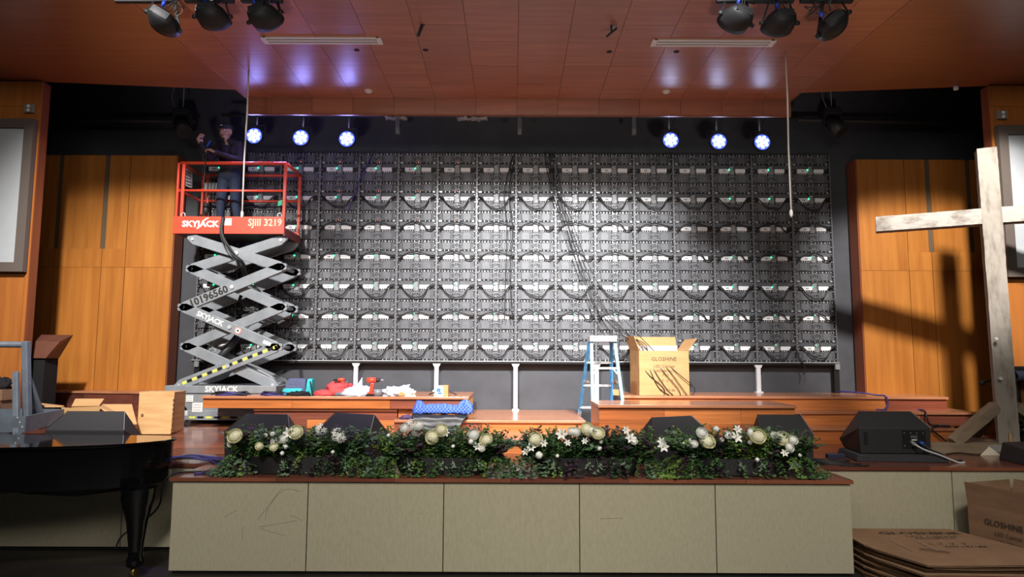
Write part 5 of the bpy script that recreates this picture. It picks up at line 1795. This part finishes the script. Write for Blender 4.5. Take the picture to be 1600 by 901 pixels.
def rose(rad, seed, col):
    b = MB()
    rr = random.Random(seed)
    b.sph((0, 0, 0), (rad * .78, rad * .78, rad * .62), 14, 10)
    for n, ph, lift in ((3, .32, .1), (4, .68, .13), (5, 1.08, .17), (6, 1.5, .24)):
        for k in range(n):
            a0 = 2 * pi * k / n + ph * 3 + rr.uniform(-.15, .15)
            wd = 2 * pi / n * 1.25

            def pf(u, v):
                t = ph + .34 - .62 * v + .1 * (2 * u - 1) ** 2
                a = a0 + (u - .5) * wd
                k_ = rad * (.8 + lift * v)
                return V((cos(a) * sin(t) * k_, sin(a) * sin(t) * k_, cos(t) * k_ * .8 + rad * lift * .3 * v))
            b.grid(pf, 5, 3)
    return b.mesh('rose', [col, M_STAM])


def lily(rad, seed):
    b = MB()
    for k in range(6):
        a = 2 * pi * k / 6

        def pf(u, v):
            w = sin(pi * min(1, .1 + v * .9)) * .26 * rad
            r = rad * (.1 + v * 1.0)
            z = rad * (.55 * sin(v * 2.2) - .25)
            return V((cos(a) * r - sin(a) * (u - .5) * 2 * w, sin(a) * r + cos(a) * (u - .5) * 2 * w, z + abs(u - .5) * .18 * rad))
        b.grid(pf, 2, 4)
    for k in range(3):
        b.cyl((0, 0, 0), (cos(k * 2.1) * .2 * rad, sin(k * 2.1) * .2 * rad, rad * .6), .05 * rad, .03 * rad, 5, 1)
    return b.mesh('lily', [M_PETW, M_STAM])


def budm(rad):
    b = MB()
    for k in range(4):
        b.sph((cos(k * 1.6) * rad * .25, sin(k * 1.6) * rad * .25, 0), (rad * .75, rad * .75, rad), 8, 6)
    return b.mesh('flower_bud', [M_PETW, M_STAM])


def hyd(rad, seed):
    b = MB()
    rr = random.Random(seed)
    for k in range(26):
        d = V((rr.gauss(0, 1), rr.gauss(0, 1), abs(rr.gauss(0, 1)) + .2)).normalized()
        s = d.cross(V((.3, .2, 1))).normalized()
        t_ = d.cross(s)
        c = d * rad * V((1, 1, .8)).length / 1.62
        for q_ in range(4):
            a = q_ * pi / 2 + k
            e = s * cos(a) + t_ * sin(a)
            e2 = s * cos(a + .9) + t_ * sin(a + .9)
            w = rad * .42
            b.add([c, c + e * w * .8, c + (e + e2) * w * .62 + d * w * .15, c + e2 * w * .8], [(0, 1, 2, 3)], 0)
    return b.mesh('hydrangea', [M_PETW, M_STAM])


ROSES = [rose(.066, i, M_ROSE) for i in range(3)]
ROSEW = [rose(.058, i + 9, M_PETW) for i in range(2)]
LIL = [lily(.06, i) for i in range(1)]
BUD = budm(.03)
HYD = [hyd(.065, i) for i in range(3)]


def planter(pxc, pw, label, gaps, flowers, seed, lx, rx):
    Yc_ = 6.83
    c = at(pxc, 738, Yc_)
    t = thing('flower_box', label, 'flower arrangement', (c.x, Yc_, ZS), 0, 'flower boxes along the apron edge')
    rr = random.Random(seed)
    hl = pw / 1067 * Yc_ / 2
    # ribbed oval trough
    n = 56
    prof = [(.80, .0), (.86, .004)]
    k = 12
    for i in range(k):
        z = .015 + i * .0125
        s = .87 + .12 * (i / k)
        prof += [(s, z), (s + .016, z + .004), (s + .016, z + .0085), (s + .002, z + .011)]
    prof += [(1.0, .17), (.96, .172), (.9, .12), (.0, .12)]

    def oval(a, s):
        ca, sa = cos(a), sin(a)
        e = .55
        return (abs(ca) ** e * (1 if ca >= 0 else -1) * hl * s, abs(sa) ** .8 * (1 if sa >= 0 else -1) * .135 * s)
    vs = []
    for s, z in prof:
        for i in range(n):
            x, y = oval(2 * pi * i / n, s)
            vs.append((c.x + x, Yc_ + y, ZS + z))
    MB().add(vs, [(j * n + i, j * n + (i + 1) % n, (j + 1) * n + (i + 1) % n, (j + 1) * n + i) for j in range(len(prof) - 1) for i in range(n)] + [tuple(range(n - 1, -1, -1))]).build('trough', M_TROUGH, t)
    # foliage: sprigs of small leaves
    b = MB()
    X0, X1 = at(lx, 700, Yc_).x, at(rx, 700, Yc_).x
    mid = (X0 + X1) / 2
    for s_ in range(700):
        u = rr.random()
        x = X0 + (X1 - X0) * u
        bx_ = max(c.x - hl * 1.06, min(c.x + hl * 1.06, x + rr.uniform(-.05, .05)))
        over = (x - bx_)
        base = V((bx_, Yc_ + rr.uniform(-.1, .09), ZS + .15))
        kind = rr.random()
        edge = abs(over) > .04
        d = V((over * 2.2 + rr.uniform(-.35, .35), rr.uniform(-.75, .35), rr.uniform(.35, 1.15)))
        droop = rr.uniform(.1, .5)
        if edge or kind < .05:
            d.z = rr.uniform(.0, .5) if rr.random() < .5 else rr.uniform(.6, 1.3)
            d.y = rr.uniform(-.8, .3)
            droop = rr.uniform(.9, 1.9) if d.z < .55 else .25
        if not edge and rr.random() < .3:
            d = V((rr.uniform(-.35, .35), rr.uniform(-.45, .3), 1))
            droop = .1
        elif not edge and kind > .05:
            d.y *= .45
        hmax = .30 + .05 * noise.noise(V((x * 3, seed, 0)))
        L = rr.uniform(.12, hmax + .06)
        if edge:
            L = rr.uniform(.1, .22) + abs(over) * .9
        cl = rr.random()
        band = noise.noise(V((x * 4.5, seed * 3.1, 2)))
        m_ = 0 if cl < .46 else 1 if cl < .78 else 2 if cl < .86 else 3 if cl < .92 else 4
        if band > .25 and m_ < 2:
            m_ = rr.choice((1, 1, 2))
        if band < -.35:
            m_ = rr.choice((0, 0, 3))
        ls = rr.uniform(.016, .026) if m_ != 4 else rr.uniform(.026, .04)
        if m_ == 3:
            ls *= 1.5
        nl = max(5, int(L / (ls * .72)))
        d = d.normalized()
        for k_ in range(1, nl + 1):
            f = k_ / nl
            p = base + d * L * f + V((0, 0, -droop * L * f * f * .9))
            p.z = max(p.z, ZS + .012)
            if p.y < YA + .0:
                p.y = YA + .0 + rr.uniform(-.015, .02)
            for q_ in range(2):
                a = rr.uniform(0, 2 * pi)
                ld = V((cos(a), sin(a) - .35, rr.uniform(-.2, .7))).normalized()
                sd_ = ld.cross(V((rr.uniform(-.5, .5), -.6, 1))).normalized()
                w = ls * .5
                tip = p + ld * ls * 1.5
                m1 = p + ld * ls * .7
                b.add([p, m1 + sd_ * w, tip, m1 - sd_ * w], [(0, 1, 2, 3)], m_)
    fo = b.build('foliage', LEAF, t)
    fo['kind'] = 'stuff'
    for px, py, kd, sc in flowers:
        yy = Yc_ - .16 + rr.uniform(-.03, .03) - (.03 if py > 694 else 0)
        p = at(px, py, yy)
        me, nm = {'r': (rr.choice(ROSES), 'rose'), 'w': (rr.choice(ROSEW), 'rose'), 'l': (LIL[0], 'lily'), 'b': (BUD, 'flower_bud'), 'h': (rr.choice(HYD), 'hydrangea')}[kd]
        o = bpy.data.objects.new(nm, me)
        COL.objects.link(o)
        o.parent = t
        o.location = p - OFF[t.name]
        nd = V((rr.uniform(-.35, .35), -1, rr.uniform(.15, .75)))
        o.rotation_euler = nd.to_track_quat('Z', 'Y').to_euler()
        o.scale = (sc * .93,) * 3
    for k_ in range(4):
        xx = c.x + rr.uniform(-hl, hl)
        b0 = V((xx, Yc_ - .14, ZS + .17))
        zz_ = rr.uniform(.06, .13)
        st = MB().tube([b0, b0 + V((.01, -.03, -zz_ * .4)), b0 + V((.02, -.035, -zz_))], .0025, 4)
        for q_ in range(5):
            cc = b0 + V((rr.uniform(-.02, .04), -.04, -zz_ * (.3 + .17 * q_)))
            s_ = rr.choice((-1, 1))
            w = rr.uniform(.014, .022)
            st.add([cc, cc + V((s_ * w, -.008, -w * .3)), cc + V((s_ * w * 1.5, -.004, -w * 1.4)), cc + V((0, -.006, -w * 1.1))], [(0, 1, 2, 3)])
        st.build('trailing_vine', LEAF[4], t)


planter(468, 165, 'flower box nearest the piano, with a big cream rose at its left end', 0,
        [(368, 682, 'r', 1.25), (362, 692, 'w', .8), (415, 680, 'b', .8), (426, 678, 'b', .9), (432, 690, 'w', 1), (444, 686, 'w', .95), (452, 676, 'l', 1), (463, 676, 'r', 1.2), (446, 697, 'b', 1.1), (405, 697, 'r', .65), (428, 699, 'r', .7), (441, 708, 'b', .8), (503, 670, 'h', .9), (528, 679, 'h', 1), (533, 684, 'h', .8), (498, 677, 'b', .8), (520, 706, 'b', .7)], 1, 349, 588)
planter(692, 150, 'second flower box from the piano, below the black jacket', 0,
        [(633, 669, 'w', .9), (642, 664, 'h', .9), (655, 665, 'w', 1), (650, 674, 'w', .8), (676, 683, 'r', 1.15), (690, 672, 'r', 1.05), (697, 676, 'l', .7), (740, 680, 'w', 1.15), (736, 690, 'b', 1), (760, 688, 'r', 1.1), (752, 701, 'w', .7), (746, 698, 'l', .7), (708, 697, 'b', .7), (607, 680, 'b', .7)], 2, 578, 806)
planter(918, 165, 'third flower box from the piano, in front of the blue ladder', 0,
        [(836, 687, 'r', 1.25), (849, 692, 'l', .7), (830, 699, 'l', .8), (842, 711, 'b', 1.4), (878, 678, 'l', 1.05), (893, 674, 'w', .8), (900, 675, 'w', .9), (917, 671, 'r', 1.15), (924, 673, 'w', .9), (934, 678, 'r', 1.15), (887, 692, 'l', .6), (936, 700, 'b', 1), (914, 689, 'l', .6), (939, 690, 'b', .8), (978, 672, 'l', .7), (985, 685, 'l', 1), (991, 690, 'w', .7), (871, 712, 'b', .7), (822, 706, 'l', .7)], 3, 806, 1024)
planter(1160, 150, 'flower box nearest the cross, in front of two monitors', 0,
        [(1036, 698, 'l', 1), (1034, 690, 'l', .8), (1075, 692, 'l', .9), (1084, 694, 'w', .8), (1096, 677, 'w', 1.1), (1104, 690, 'r', 1.35), (1119, 670, 'b', 1.1), (1137, 680, 'w', .8), (1150, 684, 'l', 1.1), (1152, 671, 'l', .8), (1128, 687, 'b', .9), (1173, 676, 'w', .9), (1184, 683, 'r', 1.3), (1172, 691, 'b', .9), (1210, 681, 'w', .8), (1222, 686, 'r', 1.25), (1239, 688, 'w', .9), (1233, 699, 'w', .9), (1226, 708, 'l', .7), (1183, 718, 'b', .8), (1250, 711, 'b', .7)], 4, 1024, 1278)
for i, (px, py, lb) in enumerate(((610, 737, 'pale fallen petal on the apron edge between first and second flower box'), (766, 738, 'white fallen petals on the apron edge left of the third flower box'), (775, 734, 'white curled fallen petal between second and third flower box'), (838, 738, 'white fallen petal at the front of the third flower box'), (606, 720, 'pink fallen blossom leaning on the second flower box'))):
    c = on(px, min(py, 737), ZS)
    y = max(c.y, 6.6)
    tag(MB().grid(lambda u, v: V((c.x + (u - .5) * (.07 if i < 4 else .02), y + (v - .5) * .03, ZS + .006 + .02 * sin(u * 3.1) * (1 + i % 3) * v)), 6, 3).build('fallen_petal', mat('fallen_petal_%s' % 'abcde'[i], (.7, .6, .58) if i < 4 else (.7, .35, .25), .7), thick=.002), lb, 'petal')

# ------------------------------------------------------------------ grand piano
ZL = 1.185
pn = thing('grand_piano', 'closed black lacquered grand piano in front of the stage', 'piano', (-5.3, 6.7, 0))


def outline(n=26, grow=0.):
    pts = [(-8.2, 6.02 - grow), (-6.2, 6.12 - grow), (-5.2, 6.2 - grow), (-4.55, 6.3 - grow), (-4.05, 6.42 - grow), (-3.68, 6.58 - grow * .8), (-3.47 + grow * .5, 6.8 - grow * .4), (-3.42 + grow, 7.0), (-3.5 + grow * .8, 7.17 + grow * .4), (-3.7, 7.24 + grow), (-4.2, 7.26 + grow), (-5.5, 7.27 + grow), (-8.2, 7.27 + grow)]
    return [(p.x, p.y) for p in smooth_pts([V((x, y, 0)) for x, y in pts], 5)]


rim = outline()
b = MB().prism([(x, y, .78) for x, y in rim], (0, 0, ZL - .03 - .78))
b.build('case_rim', M_PIANO, pn)
MB().prism([(x, y, ZL - .026) for x, y in outline(grow=.025)], (0, 0, .026)).build('lid', M_PIANO, pn, bevel=.006)
# curved knee board and leg near the tail
MB().prism([(-8.0, 6.35, .78), (-4.7, 6.45, .78), (-3.75, 6.72, .78), (-3.6, 6.9, .78), (-3.75, 6.95, .7), (-4.2, 6.75, .66), (-4.6, 6.65, .7), (-8.0, 6.5, .72)], (0, .25, 0)).build('underframe', M_PIANO, pn)
lx_ = at(210, 850, 6.45).x
lg = MB().lathe((lx_, 6.48, 0), [(.0, .1), (.075, .1), (.08, .16), (.062, .2), (.07, .3), (.095, .5), (.13, .64), (.15, .70), (.16, .8)], 8)
lgo = lg.build('leg', M_PIANO, pn)
MB().cyl((lx_ - .02, 6.48, .05), (lx_ + .02, 6.48, .05), .05, n=16).build('caster', mat('brass', (.4, .28, .1), .35, metal=.9), lgo)
lgo2 = MB().lathe((-7.6, 6.5, 0), [(.0, .1), (.075, .1), (.08, .16), (.062, .2), (.07, .3), (.095, .5), (.13, .64), (.15, .70), (.16, .8)], 8).build('leg', M_PIANO, pn)
MB().cyl((-7.62, 6.5, .05), (-7.58, 6.5, .05), .05, n=16).build('caster', MATS['brass'], lgo2)
MB().prism([(-5.9, 6.65, .1), (-5.5, 6.65, .1), (-5.6, 6.65, .72), (-5.8, 6.65, .72)], (0, .05, 0)).build('pedal_lyre', M_PIANO, pn)
cable('black cable looping down from the apron corner to the piano leg', [on(330, 736, ZS + .008), on(290, 737, ZS + .008), V((-3.22, 6.62, ZS + .012)), V((-3.3, 6.62, .8)), V((-3.36, 6.7, .6)), V((-3.5, 6.72, .45)), V((-3.72, 6.74, .3)), V((-3.8, 6.78, .16))], .009)
# cable tangle at the stage edge by the piano
ctg = thing('cable_tangle', 'tangle of violet and black cables at the stage edge beside the piano', 'cable', (-3.4, 7.45, ZS))
for k in range(9):
    m_ = (M_CABLEB, M_CABLE, M_CABLEB)[k % 3]
    y = 7.4 + k * .025
    MB().tube(smooth_pts([(-3.75 + rb.uniform(-.1, .1), y + rb.uniform(-.03, .05), ZS + .01), (-3.5, y + rb.uniform(0, .1), ZS + .03 + rb.uniform(0, .03)), (-3.25, y + rb.uniform(-.04, .1), ZS + .02), (-3.0 + rb.uniform(-.1, .1), y + rb.uniform(-.1, .05), ZS + .012), (-2.75 + rb.uniform(0, .1), y + rb.uniform(-.1, .1), ZS + .01)], 5), .009, 5).build('strand', m_, ctg)
cable('violet cable lying on the apron by the first flower box', [V((-3.05, 6.72, ZS + .009)), V((-2.9, 6.75, ZS + .009)), V((-2.75, 6.71, ZS + .009)), V((-2.66, 6.75, ZS + .009))], .01, M_CABLEB)
ctr_ = thing('cable_tangle', 'loops of dark cable with an adapter on the floor left of the padded monitor', 'cable', (3.5, 7.6, ZS))
for k in range(8):
    y = 7.42 + k * .06
    MB().tube(smooth_pts([(3.25 + rb.uniform(-.05, .05), y, ZS + .008), (3.4, y + .03, ZS + .012), (3.55 + rb.uniform(-.05, .1), y + rb.uniform(-.05, .05), ZS + .008), (3.72 + rb.uniform(-.08, .08), y - .03, ZS + .008), (3.5, y - .07, ZS + .01)], 5), .006, 5).build('strand', M_CABLE, ctr_)
MB().box(3.62, 3.82, 7.95, 8.03, ZS, ZS + .05).build('adapter', mat('adapter_navy', (.02, .025, .06), .5), ctr_, bevel=.008)
# cables over the steps on the cross side
cable('dark blue cable dropping over the steps on the cross side', [at(1310, 611, 10.3), at(1345, 613.5, 10.1), at(1370, 617, 10.0), V((at(1384, 620, 9.9).x, 9.905, 1.478)), V((at(1388, 630, 9.88).x, 9.895, 1.36)), V((at(1380, 638, 9.85).x, 9.86, 1.289)), on(1362, 638, 1.289), on(1400, 637, 1.289), on(1440, 640, 1.289)], .013, M_CABLEB)
cable('black cable snaking down the lower steps toward the cross base', [on(1438, 640, 1.289), V((at(1446, 645, 9.57).x, 9.575, 1.285)), V((at(1455, 660, 9.5).x, 9.54, 1.12)), on(1468, 664, 1.1), on(1485, 666, 1.1), V((5.62, 9.26, 1.098)), V((5.75, 9.23, .95)), V((5.8, 9.15, ZS + .01))], .012)

# ------------------------------------------------------------------ left foreground on the stage
YD = 7.7
ca = thing('flat_cart', 'slate grey wooden cart with a tray and upright handle frame beside the piano', 'cart', (at(20, 660, YD + .3).x, YD + .3, ZS))
pA, pB = at(40, 652, YD), at(98, 640, YD + .75)
zt0, zt1 = at(40, 675, YD).z, at(40, 650, YD).z
xn = pA.x
MB().box(xn - 2.2, xn, YD, YD + .03, zt0, zt1).build('tray_side', M_GPAINT, ca)
MB().prism([(xn, YD, zt0), (pB.x, YD + .75, zt0 + .03), (pB.x, YD + .75, zt1 + .02), (xn, YD, zt1)], (-.03, .02, 0)).build('tray_end', M_GPAINT, ca)
MB().prism([(xn - 2.2, YD + .78, zt0 + .03), (pB.x, YD + .78, zt0 + .03), (pB.x, YD + .78, zt1 + .02), (xn - 2.2, YD + .78, zt1 + .02)], (0, -.03, 0)).build('tray_side', M_GPAINT, ca)
MB().prism([(xn - 2.2, YD + .03, zt0 + .02), (xn - .02, YD + .03, zt0 + .02), (pB.x - .03, YD + .74, zt0 + .05), (xn - 2.2, YD + .74, zt0 + .05)], (0, 0, .02)).build('tray_floor', M_GPAINT, ca)
up0, up1 = at(45, 640, YD + .35), at(42, 533, YD + .35)
MB().bar((up0.x, YD + .35, zt0 + .02), (up1.x - .01, YD + .35, up1.z), .075, .07, up=(1, 0, 0)).build('upright', M_GPAINT, ca, bevel=.01)
MB().bar((xn - .06, YD - .03, zt0 - .1), (up1.x - .035, YD + .26, at(42, 581, YD + .3).z), .05, .06, up=(1, 0, 0)).build('prop_board', M_GPAINT, ca, bevel=.006)
MB().bar((up1.x + .03, YD + .72, zt0), (up1.x + .01, YD + .4, at(44, 590, YD + .3).z), .05, .06, up=(1, 0, 0)).build('prop_board', M_GPAINT, ca, bevel=.006)
MB().bar((xn - .05, YD - .005, zt0), (xn - .05, YD - .005, ZS + .06), .06, .07, up=(1, 0, 0)).build('leg', M_GPAINT, ca)
MB().bar((pB.x - .06, YD + .72, zt0 + .02), (pB.x - .06, YD + .72, ZS + .06), .06, .07, up=(1, 0, 0)).build('leg', M_GPAINT, ca)
for x, y in ((xn - .05, YD - .0), (pB.x - .06, YD + .72), (xn - 2.0, YD + .05), (xn - 2.0, YD + .7)):
    MB().cyl((x - .02, y, ZS + .04), (x + .02, y, ZS + .04), .04, n=14).build('caster', M_BLK, ca)
hz = at(0, 538, YD + .35).z
MB().cyl((xn - 2.2, YD + .35, hz), (up1.x, YD + .35, hz), .036, n=12).build('handle_pole', M_GPAINT, ca)
for k in range(3):
    MB().cyl((xn - .03 - k * .03, YD - .003, zt0 + .06 + k * .05), (xn - .03 - k * .03, YD + .003, zt0 + .06 + k * .05), .01, n=8).build('bolt_head', M_BOLT, ca)
# lectern behind it
YL_ = 9.45
lt = thing('lectern', 'dark wooden lectern with a flared brown top standing before the orange wall', 'lectern', (at(58, 605, YL_).x, YL_ + .2, .97))


def L_(px, py, dy=0):
    return at(px, py, YL_ + dy)


xa, xb = at(48, 590, YL_).x, at(68, 590, YL_).x
MB().box(xa - .1, xb, YL_, YL_ + .28, 1.0, L_(60, 555).z).build('body', M_BLKM, lt)
MB().box(xa - .12, xb + .03, YL_ - .04, YL_ + .3, 1.0, 1.035).build('base', M_BLKM, lt)
M_LEC = mat('lectern_brown', (.12, .045, .03), .45, col2=(.16, .06, .035), nscale=(6, 6, 6))
za, zb_ = L_(60, 557).z, L_(60, 533).z
xt = at(92, 533, YL_).x
MB().hexa([(xa - .1, YL_ - .03, za - .02), (xb + .03, YL_ - .03, za - .02), (xb + .03, YL_ + .25, za - .02), (xa - .1, YL_ + .25, za - .02),
           (xa - .1, YL_ + .02, zb_), (xt, YL_ + .02, zb_), (xt, YL_ + .3, zb_ + .1), (xa - .1, YL_ + .3, zb_ + .1)]).build('slanted_top', M_LEC, lt)
# two stacked cartons at the frame edge
xe = at(12, 620, 8.9).x
for i, (z0_, z1_, dx, lb) in enumerate((((at(6, 640, 8.9).z, at(6, 625, 8.9).z, -.02, 'lower brown carton of the small stack by the portal wall'), (at(6, 624.6, 8.9).z, at(6, 608, 8.9).z, 0, 'upper brown carton of the small stack by the portal wall')))):
    t = thing('carton', lb, 'carton', (xe - .25, 8.95, z0_))
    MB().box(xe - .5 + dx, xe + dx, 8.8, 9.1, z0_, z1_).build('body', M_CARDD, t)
    MB().box(xe - .27 + dx, xe - .22 + dx, 8.798, 8.8, z0_, z1_).build('tape_strip', M_CARD, t)
z_ = at(6, 640, 8.9).z
tag(MB().box(xe - .9, xe - .04, 8.75, 9.11, ZS, z_ - .001).build('side_table', M_GPAINT), 'grey cabinet under the small carton stack by the portal wall', 'cabinet')
tag(lump((xe - .12, 8.95, at(6, 608, 8.9).z), (.1, .08, .09), .5, 4, 70).build('black_cloth', M_BLKM), 'black bundled cloth on the small carton stack', 'cloth')

# lettering becomes plain mesh, one object per word
bpy.context.view_layer.update()
_dg = bpy.context.evaluated_depsgraph_get()
for o in [x for x in SC.objects if x.type == 'FONT']:
    me = bpy.data.meshes.new_from_object(o.evaluated_get(_dg))
    nm = o.name
    n = bpy.data.objects.new('lettering', me)
    COL.objects.link(n)
    n.parent, n.location, n.rotation_euler, n.scale = o.parent, o.location, o.rotation_euler, o.scale
    bpy.data.objects.remove(o)
for i, o in enumerate([x for x in SC.objects if x.name.startswith('lettering')]):
    o.name = 'lettering' if i == 0 else f'lettering.{i:03d}'
